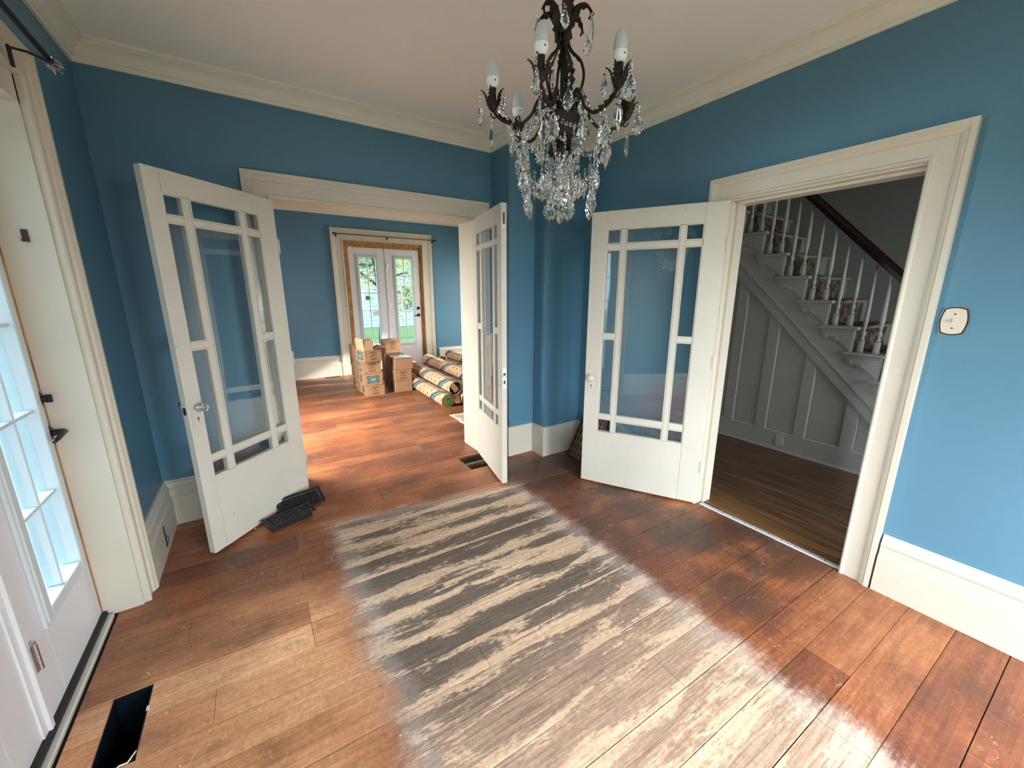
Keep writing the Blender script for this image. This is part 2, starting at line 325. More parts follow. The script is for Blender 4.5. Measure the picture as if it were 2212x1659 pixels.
# ------------------------------------------------------------------ mesh helpers
class MB:
    def __init__(s): s.v = []; s.f = []; s.mi = []; s.cur = 0
    def add(s, vs, fs):
        o = len(s.v); s.v += [tuple(v) for v in vs]; s.f += [tuple(i+o for i in f) for f in fs]; s.mi += [s.cur]*len(fs); return s
    def box(s, a, b, rz=0, piv=None, bev=0):
        x0, y0, z0 = (min(a[i], b[i]) for i in range(3)); x1, y1, z1 = (max(a[i], b[i]) for i in range(3))
        if bev and min(x1-x0, y1-y0, z1-z0) > 2.2*bev:
            e = bev; vs = []; 
            for z, k in ((z0, e), (z0+e, 0), (z1-e, 0), (z1, e)):
                for (xx, yy) in ((x0+k, y0+k+e*(k == 0)), (x0+k+e*(k == 0), y0+k), (x1-k-e*(k == 0), y0+k), (x1-k, y0+k+e*(k == 0)), (x1-k, y1-k-e*(k == 0)), (x1-k-e*(k == 0), y1-k), (x0+k+e*(k == 0), y1-k), (x0+k, y1-k-e*(k == 0))):
                    vs.append((xx, yy, z))
            fs = [tuple(range(7, -1, -1)), tuple(range(24, 32))]
            for r in range(3):
                for i in range(8):
                    j = (i+1) % 8; fs.append((r*8+i, r*8+j, r*8+8+j, r*8+8+i))
        else:
            vs = [(x0, y0, z0), (x1, y0, z0), (x1, y1, z0), (x0, y1, z0), (x0, y0, z1), (x1, y0, z1), (x1, y1, z1), (x0, y1, z1)]
            fs = [(3, 2, 1, 0), (4, 5, 6, 7), (0, 1, 5, 4), (1, 2, 6, 5), (2, 3, 7, 6), (3, 0, 4, 7)]
        if rz:
            c, q = math.cos(rz), math.sin(rz); px, py = piv if piv else ((x0+x1)/2, (y0+y1)/2)
            vs = [(px+(x-px)*c-(y-py)*q, py+(x-px)*q+(y-py)*c, z) for x, y, z in vs]
        return s.add(vs, fs)
    def tube(s, pts, r, n=8, cap=True):
        pts = [Vector(p) for p in pts]; k = len(pts); rr = r if isinstance(r, (list, tuple)) else [r]*k
        vs = []; fs = []; ref = None
        for i, p in enumerate(pts):
            d = (pts[min(i+1, k-1)]-pts[max(i-1, 0)]).normalized()
            if ref is None: ref = d.orthogonal().normalized()
            a = (ref-d*ref.dot(d)); a = a.normalized() if a.length > 1e-6 else d.orthogonal().normalized(); ref = a; b2 = d.cross(a)
            for j in range(n):
                t = 2*PI*j/n; vs.append(p+(a*math.cos(t)+b2*math.sin(t))*rr[i])
        for i in range(k-1):
            for j in range(n):
                j2 = (j+1) % n; fs.append((i*n+j, i*n+j2, (i+1)*n+j2, (i+1)*n+j))
        if cap: fs += [tuple(range(n-1, -1, -1)), tuple(range((k-1)*n, k*n))]
        return s.add(vs, fs)
    def lathe(s, prof, c=(0, 0, 0), n=16, axis='z', flip=1):
        vs = []; fs = []; k = len(prof)
        for r, h in prof:
            for j in range(n):
                t = 2*PI*j/n; a, b2 = r*math.cos(t), r*math.sin(t)
                p = (a, b2, h) if axis == 'z' else ((h*flip, a, b2) if axis == 'x' else (a, h*flip, b2))
                vs.append((c[0]+p[0], c[1]+p[1], c[2]+p[2]))
        for i in range(k-1):
            for j in range(n):
                j2 = (j+1) % n; fs.append((i*n+j, i*n+j2, (i+1)*n+j2, (i+1)*n+j))
        fs += [tuple(range(n-1, -1, -1)), tuple(range((k-1)*n, k*n))]
        return s.add(vs, fs)
    def prism(s, poly, a, b, plane='xy'):
        n = len(poly); vs = []
        for h in (a, b):
            for (p, q) in poly:
                vs.append({'xy': (p, q, h), 'xz': (p, h, q), 'yz': (h, p, q)}[plane])
        fs = [tuple(range(n-1, -1, -1)), tuple(range(n, 2*n))]
        for i in range(n):
            j = (i+1) % n; fs.append((i, j, n+j, n+i))
        return s.add(vs, fs)
    def sweep(s, prof, path, closed=False, side=1):
        # prof: (distance off the wall, z); path: plan points, the room lies to the left (side=1)
        P = [Vector((p[0], p[1])) for p in path]; n = len(P); m = len(prof); vs = []; fs = []
        def nrm(a, b):
            d = (b-a).normalized(); return Vector((-d.y, d.x))*side
        for i in range(n):
            if closed: n1, n2 = nrm(P[i-1], P[i]), nrm(P[i], P[(i+1) % n])
            else:
                n1 = nrm(P[max(i-1, 0)], P[max(i-1, 0)+1]); n2 = nrm(P[min(i, n-2)], P[min(i, n-2)+1])
            mt = (n1+n2)/(1+n1.dot(n2))
            for (d, z) in prof:
                vs.append((P[i].x+mt.x*d, P[i].y+mt.y*d, z))
        segs = n if closed else n-1
        for i in range(segs):
            j = (i+1) % n
            for k in range(m):
                k2 = (k+1) % m; fs.append((i*m+k, j*m+k, j*m+k2, i*m+k2))
        if not closed: fs += [tuple(range(m)), tuple(range(n*m-1, (n-1)*m-1, -1))]
        return s.add(vs, fs)
    def xf(s, mat, start=0):
        s.v[start:] = [tuple(mat @ Vector(v)) for v in s.v[start:]]; return s
def fix(me):
    import bmesh
    bm = bmesh.new(); bm.from_mesh(me); bmesh.ops.recalc_face_normals(bm, faces=bm.faces); bm.to_mesh(me); bm.free()
def obj(name, mb, mat, parent=None, smooth=False, loc=None, rec=True):
    me = bpy.data.meshes.new(name); me.from_pydata(mb.v, [], mb.f)
    mats = mat if isinstance(mat, (list, tuple)) else [mat]
    for mm in mats: me.materials.append(mm)
    if len(mats) > 1: me.polygons.foreach_set('material_index', mb.mi)
    if rec: fix(me)
    if smooth: me.polygons.foreach_set('use_smooth', [True]*len(me.polygons))
    me.update()
    o = bpy.data.objects.new(name, me); COL.objects.link(o)
    if parent: o.parent = parent
    if loc: o.location = loc
    return o
def inst(src, name, parent=None, loc=None, rot=None, scale=None):
    o = bpy.data.objects.new(name, src.data); COL.objects.link(o)
    if parent: o.parent = parent
    if loc is not None: o.location = loc
    if rot is not None: o.rotation_euler = rot
    if scale is not None: o.scale = scale
    return o
def thing(name, label, cat, loc=(0, 0, 0), rz=0, group=None, kind=None):
    o = bpy.data.objects.new(name, None); COL.objects.link(o); o.empty_display_size = .05
    o.location = loc; o.rotation_euler = (0, 0, rz); return tag(o, label, cat, group, kind)
def tag(o, label, cat, group=None, kind=None):
    o['label'] = label; o['category'] = cat
    if group: o['group'] = group
    if kind: o['kind'] = kind
    return o
def struct(name, mb, mat, label, cat, **k):
    return tag(obj(name, mb, mat, **k), label, cat, kind='structure')
FONT = {}
def text_part(name, txt, size, mat, parent, mtx):
    key = (txt, size)
    if key not in FONT:
        cu = bpy.data.curves.new('t', 'FONT'); cu.body = txt; cu.size = size; cu.align_x = 'CENTER'; cu.align_y = 'CENTER'; cu.extrude = .0004; cu.resolution_u = 2
        to = bpy.data.objects.new('t', cu); COL.objects.link(to)
        bpy.context.view_layer.update()
        me = bpy.data.meshes.new_from_object(to.evaluated_get(bpy.context.evaluated_depsgraph_get()))
        bpy.data.objects.remove(to); FONT[key] = me
    me = FONT[key].copy(); me.materials.clear(); me.materials.append(mat)
    o = bpy.data.objects.new(name, me); COL.objects.link(o); o.parent = parent; o.matrix_local = mtx
    return o

# ------------------------------------------------------------------ dimensions
XL, XR, YB, HC, HB = -.63, 2.55, 3.19, 2.76, 2.654
YF = 7.72; XFR = 5.1
# ------------------------------------------------------------------ walls
b = MB(); b.box((XL-.2, -2.0, 0), (XL, -1.35, HC)).box((XL-.2, -.35, 0), (XL, 1.06, HC)).box((XL-.2, -1.35, 0), (XL, -.35, .5)).box((XL-.2, -1.35, 2.25), (XL, -.35, HC))
b.box((XL-.2, 1.06, 2.22), (XL, 2.37, HC)).box((XL-.2, 2.37, 0), (XL, 3.43, HC))
struct('wall_left', b, M['blue'], 'blue painted wall around the exterior door on the left', 'wall')
b = MB(); b.box((XL, YB, 0), (.17, 3.43, HC)).box((.17, YB, 2.12), (1.68, 3.43, HC)).box((1.68, YB, 0), (2.68, 3.43, HC))
b.box((1.863, 2.909, 0), (2.129, YB, HC)).box((2.129, 2.73, 0), (2.55, YB, HC))
struct('wall_back', b, M['blue'], 'blue wall with the wide opening and the stepped corner pier', 'wall')
b = MB(); b.box((XR, -2.0, 0), (XR+.13, .57, HC)).box((XR, .57, 2.06), (XR+.13, 1.45, HC)).box((XR, 1.45, 0), (XR+.13, YB, HC))
struct('wall_right', b, M['blue'], 'blue wall on the right around the hall doorway', 'wall')
b = MB(); b.box((XL-.2, -2.1, 0), (-.4, -2.0, HC)).box((.6, -2.1, 0), (1.1, -2.0, HC)).box((2.14, -2.1, 0), (XR+.13, -2.0, HC))
b.box((-.4, -2.1, 0), (2.14, -2.0, .45)).box((-.4, -2.1, 2.25), (2.14, -2.0, HC))
struct('wall_front', b, M['blue'], 'blue wall behind the camera with two window openings', 'wall')
struct('ceiling', MB().box((XL-.2, -2.1, HC), (XR+.13, 3.43, HC+.1)), M['ceil'], 'plain off-white ceiling over the front room', 'ceiling')
b = MB(); b.box((-1.0, 3.43, 0), (-.8, 3.95, 2.95)).box((-1.0, 5.05, 0), (-.8, YF+.2, 2.95)).box((-1.0, 3.95, 0), (-.8, 5.05, .45)).box((-1.0, 3.95, 2.2), (-.8, 5.05, 2.95))
struct('wall_far_left', b, M['blue'], 'blue left wall of the far room with a window opening', 'wall')
b = MB(); b.box((-1.0, YF, 0), (1.42, YF+.2, 2.95)).box((2.95, YF, 0), (XFR+.2, YF+.2, 2.95)).box((1.42, YF, 2.42), (2.95, YF+.2, 2.95))
struct('wall_far', b, M['blue'], 'blue end wall of the far room around the garden door', 'wall')
b = MB(); b.box((XFR, 3.43, 0), (XFR+.2, 5.5, 2.95)).box((XFR, 6.9, 0), (XFR+.2, YF, 2.95)).box((XFR, 5.5, 0), (XFR+.2, 6.9, .45)).box((XFR, 5.5, 2.3), (XFR+.2, 6.9, 2.95))
struct('wall_far_right', b, M['blue'], 'blue right wall of the far room with a sunny window', 'wall')
struct('wall_far_front', MB().box((2.68, 3.33, 0), (XFR+.2, 3.43, 2.95)), M['blue'], 'blue wall between far room and stair hall', 'wall')
struct('ceiling_far', MB().box((-1, 3.43, 2.9), (XFR+.2, YF+.2, 3.0)), M['ceil'], 'ceiling over the far room', 'ceiling')
b = MB(); b.box((5.05, -2.0, 0), (5.15, 3.33, 4.6)).box((2.68, 3.28, 0), (5.05, 3.33, 4.6))
b.box((2.68, -2.1, 0), (2.95, -2.0, 4.6)).box((3.85, -2.1, 0), (5.15, -2.0, 4.6)).box((2.95, -2.1, 2.2), (3.85, -2.0, 4.6)).box((2.95, -2.1, 0), (3.85, -2.0, .6))
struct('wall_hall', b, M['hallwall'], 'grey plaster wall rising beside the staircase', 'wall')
b = MB(); b.box((2.6, -2.1, 2.76), (4.05, 3.43, 2.86)).box((4.0, -2.1, 4.5), (5.15, 3.43, 4.6)).box((3.95, -2.1, 2.86), (4.05, 3.33, 4.5))
struct('ceiling_hall', b, M['ceil'], 'ceiling of the stair hall', 'ceiling')

# ------------------------------------------------------------------ floors, plank by plank
SL = -.033; WP = .157
subf = MB().box((-1.0, -2.1, -.06), (XR+.05, 1.49, -.024)).box((-.50, 1.49, -.06), (XR+.05, 2.82, -.024)).box((-1.0, 1.49, -.06), (-.63, 2.82, -.024)).box((-.63, 1.82, -.06), (-.5, 2.82, -.024))
subf.box((-1.0, 2.82, -.06), (1.42, 3.12, -.024)).box((1.72, 2.82, -.06), (XFR, 3.12, -.024)).box((-1.0, 3.12, -.06), (XFR+.1, YF+.1, -.024))
floor = struct('floor', subf, M['dark'], 'red-brown pine plank floor, worn bare in the middle', 'floor')
HOLES = [(-.622, -.508, 1.50, 1.80), (1.425, 1.70, 2.825, 3.11)]
def plank_cells(x0, x1, v0, v1):
    """split a board around the register holes, v is the plank coordinate across"""
    cells = [(x0, x1, v0, v1)]
    for hx0, hx1, hy0, hy1 in HOLES:
        s_ = -SL*((hx0+hx1)/2-1); h0, h1 = hy0+s_, hy1+s_; out = []
        for (a, b_, c, d) in cells:
            if a >= hx1 or b_ <= hx0 or c >= h1 or d <= h0: out.append((a, b_, c, d)); continue
            if a < hx0: out.append((a, hx0, c, d))
            if b_ > hx1: out.append((hx1, b_, c, d))
            if c < h0: out.append((max(a, hx0), min(b_, hx1), c, h0))
            if d > h1: out.append((max(a, hx0), min(b_, hx1), h1, d))
        cells = out
    return cells
known = {4: [.048], 1: [.642], 0: [.642], -1: [1.237], -2: [1.237], -3: [1.237], -4: [1.825], -5: [1.825, 1.50], 5: [-.42], 3: [.048], -6: [1.53], 2: [-.3, 1.24], 9: [.9], 7: [1.3]}
rnd = random.Random(3)
def boards(y_from, y_to, xl, xr, lift=0):
    k0 = math.floor((y_from-1.13)/WP); k1 = math.ceil((y_to-1.13)/WP)
    for k in range(k0, k1):
        v0, v1 = 1.13+k*WP, 1.13+(k+1)*WP
        if k in known and xr < 3: js = list(known[k])
        else:
            js = []; x = xl+rnd.uniform(.3, 2.2)
            while x < xr-.3: js.append(round(x/.594)*.594+.05); x += rnd.uniform(1.2, 3.0)
        js = [xl]+sorted(j for j in js if xl+.1 < j < xr-.1)+[xr]
        for a, b_ in zip(js[:-1], js[1:]):
            g = rnd.choice((.0012, .0016, .0022, .0030)); z = rnd.uniform(-.0014, .0008)
            mb = MB()
            for (p, q, c, d) in plank_cells(a+.0007, b_-.0007, v0+g, v1-.0005):
                if q-p < .004 or d-c < .004: continue
                c2, d2 = c, d
                yy = lambda x, v: min(max(v+SL*(x-1), y_from-.3), y_to+.3)
                e = .0006
                vs = [(p, yy(p, c2), -.024), (q, yy(q, c2), -.024), (q, yy(q, d2), -.024), (p, yy(p, d2), -.024),
                      (p, yy(p, c2), z-e), (q, yy(q, c2), z-e), (q, yy(q, d2), z-e), (p, yy(p, d2), z-e),
                      (p+e, yy(p, c2)+e, z), (q-e, yy(q, c2)+e, z), (q-e, yy(q, d2)-e, z), (p+e, yy(p, d2)-e, z)]
                mb.add(vs, [(3, 2, 1, 0), (8, 9, 10, 11), (0, 1, 5, 4), (1, 2, 6, 5), (2, 3, 7, 6), (3, 0, 4, 7), (4, 5, 9, 8), (5, 6, 10, 9), (6, 7, 11, 10), (7, 4, 8, 11)])
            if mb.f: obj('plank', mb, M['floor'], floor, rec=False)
boards(-1.6, 3.28, -.72, XR+.03)
boards(3.28+WP, YF, -.8, XFR)
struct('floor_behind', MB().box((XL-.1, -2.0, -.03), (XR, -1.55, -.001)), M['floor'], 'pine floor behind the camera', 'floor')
hf = struct('floor_hall', MB().box((2.6, -2.1, -.05), (5.1, 3.33, -.02)), M['dark'], 'brown narrow board floor of the stair hall', 'floor')
x = 2.615
while x < 5.05:
    segs = [-2.0]; yy = -2+rnd.uniform(.5, 1.5)
    while yy < 3.2: segs.append(yy); yy += rnd.uniform(.9, 1.8)
    segs.append(3.3)
    for a, b_ in zip(segs[:-1], segs[1:]):
        if x < 4.12: obj('plank', MB().box((x, a, -.02), (x+.082, b_-.0008, rnd.uniform(-.0008, 0))), M['hallfloor'], hf)
    x += .083
# threshold strip in the hall doorway
t = thing('threshold_strip', 'perforated aluminium carpet strip across the hall doorway', 'threshold', (2.575, 1.0, 0))
b = MB(); b.prism([(-.022, 0), (.022, 0), (.014, .005), (-.014, .005)], -.42, .42, 'xz'); b.xf(Matrix(((0+1, 0, 0, 0), (0, 1, 0, 0), (0, 0, 1, 0), (0, 0, 0, 1))))
obj('metal_strip', b, M['silver'], t)
b = MB()
for i in range(11):
    y0 = -.40+i*.075
    for j in range(8):
        for s in (-1, 1): b.box((s*.0065-.002, y0+j*.0072, .0049), (s*.0065+.002, y0+j*.0072+.0035, .0053))
    b.box((-.006, y0+.058, .0049), (.006, y0+.066, .0053))
p = obj('slot_pattern', b, M['gummy'], t, rec=False); p['kind'] = 'stuff'

# register cavities
t = thing('duct_opening', 'open floor register hole by the left door with a white cord', 'vent', (-.565, 1.65, 0))
X0, X1, Y0, Y1 = -.057, .057, -.15, .15
b = MB(); th = .003
b.box((X0, Y0, -.22), (X1, Y0+th, .001)).box((X0, Y1-th, -.22), (X1, Y1, .001)).box((X0, Y0, -.22), (X0+th, Y1, .001)).box((X1-th, Y0, -.22), (X1, Y1, .001)).box((X0, Y0, -.225), (X1, Y1, -.22))
obj('duct_boot', b, M['duct'], t)
obj('clip', MB().box((X1-.004, .03, -.012), (X1+.006, .05, .003)), M['silver'], t)
obj('cord', MB().tube([(-.03, Y0-.10, .006), (-.01, Y0-.03, .006), (.02, Y0-.008, .007), (.04, Y0-.01, .007), (.052, Y0+.02, .004), (.054, Y0+.035, -.006)], .0028, 6), M['cord'], t, True)
t = thing('floor_hole', 'dark square hole in the floor beside the narrow open door leaf', 'vent', (1.56, 2.968, 0))
b = MB(); b.box((-.14, -.147, -.3), (-.132, .147, -.02)).box((.132, -.147, -.3), (.14, .147, -.02)).box((-.14, -.147, -.3), (.14, -.14, -.02)).box((-.14, .14, -.3), (.14, .147, -.02)).box((-.14, -.147, -.31), (.14, .147, -.3))
obj('cavity', b, M['dark'], t)
obj('joist', MB().box((-.13, .06, -.12), (.13, .10, -.05)), M['ply'], t); obj('joist', MB().box((-.12, -.08, -.14), (-.05, .04, -.09), .3), M['ply'], t)
t = tag(obj('floor_register', MB().box((.94, 7.56, 0), (1.20, 7.66, .006), bev=.002), M['brown']), 'flat brown register by the far baseboard left of the boxes', 'vent')

# ------------------------------------------------------------------ trim
BASE = [(0, 0), (.036, 0), (.036, .198), (.030, .203), (.026, .203), (.026, .252), (.030, .256), (.030, .262), (.022, .272), (.018, .288), (.010, .298), (.010, .307), (0, .307)]
PLAIN = [(0, 0), (.020, 0), (.020, .280), (.016, .284), (0, .284)]
def fbase(h):
    k = h/.307; return [(d, z*k) for d, z in BASE]
struct('baseboard_left', MB().sweep(BASE, [(.03, YB), (XL, YB), (XL, 2.49)]), M['trim'], 'cream moulded baseboard in the left corner', 'baseboard')
struct('baseboard_corner', MB().sweep(PLAIN, [(XR, 1.60), (XR, 2.73), (2.129, 2.73), (2.129, 2.909), (1.863, 2.909), (1.863, 3.14)]), M['trim'], 'plain flat baseboard round the stepped pier', 'baseboard')
struct('baseboard_right', MB().sweep(BASE, [(XR, -2.0), (XR, .446)]), M['trim'], 'cream moulded baseboard under the light switch wall', 'baseboard')
struct('baseboard_left_rear', MB().sweep(BASE, [(XL, .93), (XL, -2.0)]), M['trim'], 'cream baseboard behind the left door', 'baseboard')
struct('baseboard_far', MB().sweep(fbase(.375), [(1.27, YF), (-.8, YF)]), M['trim'], 'tall cream baseboard left of the far garden door', 'baseboard')
struct('baseboard_far_right', MB().sweep(fbase(.375), [(XFR, 3.5), (XFR, YF), (3.19, YF)]), M['trim'], 'tall cream baseboard right of the far garden door', 'baseboard')
CROWN = [(0, HB), (.014, HB), (.016, HB+.006), (.016, HB+.022), (.024, HB+.026), (.030, HB+.040), (.044, HB+.060), (.062, HB+.076), (.072, HB+.080), (.072, HB+.088), (.086, HB+.092), (.090, HB+.104), (.090, HC), (0, HC)]
per = [(XL, -2.0), (XR, -2.0), (XR, 2.73), (2.129, 2.73), (2.129, 2.909), (1.863, 2.909), (1.863, YB), (XL, YB)]
struct('trim_1', MB().sweep(CROWN, per, closed=True), M['crown'], 'stepped cream crown moulding round the front room ceiling', 'moulding')
FC = [(d*1.1, z-HB+2.80) for d, z in CROWN]
struct('trim_2', MB().sweep(FC, [(-.8, 3.43), (XFR, 3.43), (XFR, YF), (-.8, YF)], closed=True), M['crown'], 'crown moulding round the far room ceiling', 'moulding')
# door casing profile: (distance from the opening edge, proud of wall)
CAS = [(0, 0), (0, .022), (.006, .028), (.012, .028), (.016, .022), (.020, .020), (.082, .020), (.086, .028), (.098, .034), (.104, .034), (.110, .040), (.130, .040), (.130, 0)]
def frame_sweep(prof, inner, u0, u1, top, fn, sides=(1, 1), width=None):
    """casing legs and head mitred; fn(u, proud, z) -> world; returns three MBs"""
    sc_ = (width/.130) if width else 1
    pr = [(a*sc_, h) for a, h in prof]; out = []
    def strip(pa, pb):
        mb = MB(); n = len(pr); vs = [fn(*q) for q in pa]+[fn(*q) for q in pb]; fs = [(i, (i+1) % n, n+(i+1) % n, n+i) for i in range(n)]
        fs += [tuple(range(n-1, -1, -1)), tuple(range(n, 2*n))]; return mb.add(vs, fs)
    if sides[0]: out.append(('casing_side', strip([(u0-a, h, 0) for a, h in pr], [(u0-a, h, top+a) for a, h in pr])))
    if sides[1]: out.append(('casing_side', strip([(u1+a, h, 0) for a, h in pr], [(u1+a, h, top+a) for a, h in pr])))
    out.append(('casing_head', strip([(u0-a if sides[0] else u0-.0, h, top+a) for a, h in pr], [(u1+a if sides[1] != 2 else u1, h, top+a) for a, h in pr])))
    return out
# hall doorway casing + jamb
t = thing('trim_3', 'wide cream casing round the hall doorway', 'door casing', (XR, 1.0, 0), kind='structure')
for nm, mb in frame_sweep(CAS, 0, .585-1.0, 1.44-1.0, 2.055, lambda u, h, z: (-h, u, z)): obj(nm, mb, M['trim'], t)
b = MB(); b.box((.0, .57-1, 0), (.134, .588-1, 2.044)); obj('jamb', b, M['trim'], t)
b = MB(); b.box((.0, 1.437-1, 0), (.134, 1.455-1, 2.044)); b.box((.045, 1.42-1, 0), (.134, 1.437-1, 2.044)); obj('jamb', b, M['trim'], t)
b = MB(); b.box((.0, .57-1, 2.045), (.135, 1.455-1, 2.062)); b.box((.045, .589-1, 2.03), (.135, 1.419-1, 2.0445)); obj('jamb_head', b, M['trim'], t)
t['label'] = 'wide cream moulded casing round the hall doorway'
# wide opening casing
t = thing('trim_4', 'cream moulded casing over the wide opening to the far room', 'door casing', (.9, YB, 0), kind='structure')
for nm, mb in frame_sweep(CAS, 0, .185-.9, 1.665-.9, 2.10, lambda u, h, z: (u, -h, z), width=.15): obj(nm, mb, M['trim'], t)
b = MB(); b.box((.165-.9, -.002, 0), (.187-.9, .26, 2.115)); obj('jamb', b, M['trim'], t)
b = MB(); b.box((1.663-.9, -.002, 0), (1.685-.9, .26, 2.115)); obj('jamb', b, M['trim'], t)
b = MB(); b.box((.165-.9, -.002, 2.098), (1.685-.9, .26, 2.125)); obj('jamb_head', b, M['trim'], t)
for nm, mb in frame_sweep(CAS, 0, .185-.9, 1.665-.9, 2.10, lambda u, h, z: (u, .24+h, z), width=.15): obj(nm, mb, M['trim'], t)
# left exterior door casing
t = thing('trim_5', 'cream casing and deep reveal beside the left exterior door', 'door casing', (XL, 1.715, 0), kind='structure')
for nm, mb in frame_sweep(CAS, 0, 1.06-1.715, 2.375-1.715, 2.275, lambda u, h, z: (h, u, z), width=.118): obj(nm, mb, M['trim'], t)
b = MB(); b.box((-.20, 2.362-1.715, 0), (.002, 2.385-1.715, 2.28)); obj('jamb', b, M['trim'], t)
b = MB(); b.box((-.20, 1.04-1.715, 0), (.002, 1.068-1.715, 2.28)); obj('jamb', b, M['trim'], t)
b = MB(); b.box((-.20, 1.04-1.715, 2.18), (.002, 2.385-1.715, 2.285)); obj('jamb_head', b, M['trim'], t)
b = MB(); b.box((-.165, 2.347-1.715, 0), (-.140, 2.363-1.715, 2.18)); obj('stop_strip', b, M['rawwood'], t)
# far garden door casing
t = thing('trim_6', 'wide cream casing round the far garden door', 'door casing', (2.2, YF, 0), kind='structure')
for nm, mb in frame_sweep(CAS, 0, 1.46-2.2, 2.91-2.2, 2.40, lambda u, h, z: (u, -h, z), width=.195): obj(nm, mb, M['trim'], t)
t = thing('trim_7', 'raw timber rough frame exposed round the far garden door', 'door frame', (2.2, YF, 0), kind='structure')
b = MB(); b.box((1.42-2.2, .004, 0), (1.50-2.2, .10, 2.344)).box((1.50-2.2, .03, 0), (1.545-2.2, .09, 2.294)); obj('stud', b, M['rawwood'], t)
b = MB(); b.box((2.88-2.2, .004, 0), (2.95-2.2, .10, 2.344)).box((2.845-2.2, .03, 0), (2.88-2.2, .09, 2.294)); obj('stud', b, M['rawwood'], t)
b = MB(); b.box((1.42-2.2, .004, 2.345), (2.95-2.2, .10, 2.42)).box((1.505-2.2, .03, 2.295), (2.875-2.2, .09, 2.3445)); obj('header', b, M['rawwood'], t)
obj('stud_foam', MB().tube([(2.935-2.2, -.002, .15+i*.09) if i % 2 else (2.925-2.2, -.004, .15+i*.09) for i in range(25)], [.010+.006*random.random() for i in range(25)], 6), M['rawwood'], t, True)

# ------------------------------------------------------------------ old glazed door leaves
def leaf_door(name, label, H, ang, w, th, z0, z1, us, zs, knob, swap=1, missing=()):
    """hinge at H, +u runs to the free edge along angle ang; thickness grows to side `swap`"""
    t = thing(name, label, 'door', (H[0], H[1], 0), ang, kind='structure')
    y0, y1 = (0, th) if swap > 0 else (-th, 0)
    (a0, a1), (b0, b1), (c0, c1) = us          # pane columns
    (r0, r1), (s0, s1), (m0, m1), (q0, q1) = zs   # bottom row, lower, upper, top row
    obj('stile', MB().box((0, y0, z0), (a0, y1, z1), bev=.003), M['doorp'], t)
    obj('stile', MB().box((c1, y0, z0), (w, y1, z1), bev=.003), M['doorp'], t)
    obj('bottom_rail', MB().box((a0, y0+.0007, z0), (c1, y1-.0007, r0)), M['doorp'], t)
    obj('top_rail', MB().box((a0, y0+.0007, q1), (c1, y1-.0007, z1)), M['doorp'], t)
    e = .006
    def bar(u0, v0, u1, v1): obj('muntin', MB().box((u0, y0+e, v0), (u1, y1-e, v1), bev=.004), M['doorp'], t)
    bar(a1, r0, b0, q1); bar(b1, r0, c0, q1)
    for (u0, u1) in ((a0, a1), (b0, b1), (c0, c1)):
        bar(u0, r1, u1, s0); bar(u0, m1, u1, q0)
    bar(a0, s1, a1, m0); bar(c0, s1, c1, m0)
    panes = []
    for (u0, u1) in ((a0, a1), (c0, c1)):
        panes += [(u0, r0, u1, r1), (u0, s0, u1, s1), (u0, m0, u1, m1), (u0, q0, u1, q1)]
    panes += [(b0, r0, b1, r1), (b0, s0, b1, m1), (b0, q0, b1, q1)]
    ym = (y0+y1)/2
    for i, (u0, v0, u1, v1) in enumerate(panes):
        if i in missing: continue
        g = obj('glass_pane', MB().box((u0-.002, ym-.0015, v0-.002), (u1+.002, ym+.0015, v1+.002)), M['pane'], t)
        bd = MB(); k = .006
        for sy in (-1, 1):
            ya, yb = (ym+.003, y1-.006) if sy > 0 else (y0+.006, ym-.003)
            bd.box((u0, ya, v0), (u0+k, yb, v1)).box((u1-k, ya, v0), (u1, yb, v1)).box((u0+k, ya, v0), (u1-k, yb, v0+k)).box((u0+k, ya, v1-k), (u1-k, yb, v1))
        obj('glazing_bead', bd, M['doorp'], g)
    # knob and plate on the visible face and behind
    ku, kz, kind = knob
    for sy in (1, -1):
        yf = y1 if sy > 0 else y0
        pl = obj('knob_plate', MB().box((ku-.026, yf, kz-.115), (ku+.026, yf+sy*.003, kz+.055), bev=.001), M['doorp'], t)
        obj('keyhole', MB().lathe([(.005, 0), (.005, .0008)], (ku, yf+sy*.003, kz-.062), 10, 'y', sy).box((ku-.002, yf+sy*.003, kz-.08), (ku+.002, yf+sy*.0038, kz-.062)), M['ink'], pl)
        if kind == 'glass':
            kn = obj('knob', MB().lathe([(.010, 0), (.010, .018), (.018, .024), (.026, .036), (.026, .050), (.019, .060), (.008, .064)], (ku, yf+sy*.003, kz), 12, 'y', sy), M['crystal'], t)
            obj('knob_ferrule', MB().lathe([(.014, 0), (.012, .012), (.009, .018)], (ku, yf+sy*.003, kz), 14, 'y', sy), M['chrome'], t)
        elif kind == 'porcelain':
            obj('knob', MB().lathe([(.011, 0), (.010, .016), (.020, .022), (.029, .034), (.030, .044), (.024, .056), (.010, .061)], (ku, yf+sy*.003, kz), 20, 'y', sy), M['porc'], t, True)
    return t
zz1 = ((.465, .560), (.596, 1.200), (1.240, 1.842), (1.875, 1.975))
zz3 = ((.445, .541), (.583, 1.168), (1.204, 1.792), (1.830, 1.928))
a1 = math.atan2(2.62-3.15, -.351-.195)
d1 = leaf_door('door_1', 'left leaf of the glazed pair, glass knob, registers at its foot', (.195, 3.15), a1, .768, .043, .018, 2.085,
          ((.125, .222), (.258, .555), (.592, .690)), zz1, (.723, .895, 'glass'), swap=-1)
a2 = math.atan2(2.437-3.155, 1.494-1.645)
d2 = leaf_door('door_2', 'right leaf of the glazed pair seen nearly edge-on beside the floor hole', (1.645, 3.155), a2, .735, .043, .018, 2.095,
          ((.110, .200), (.235, .525), (.560, .650)), zz1, (.69, .88, 'none'), swap=1)
a3 = math.atan2(2.152-1.425, 2.092-2.51)
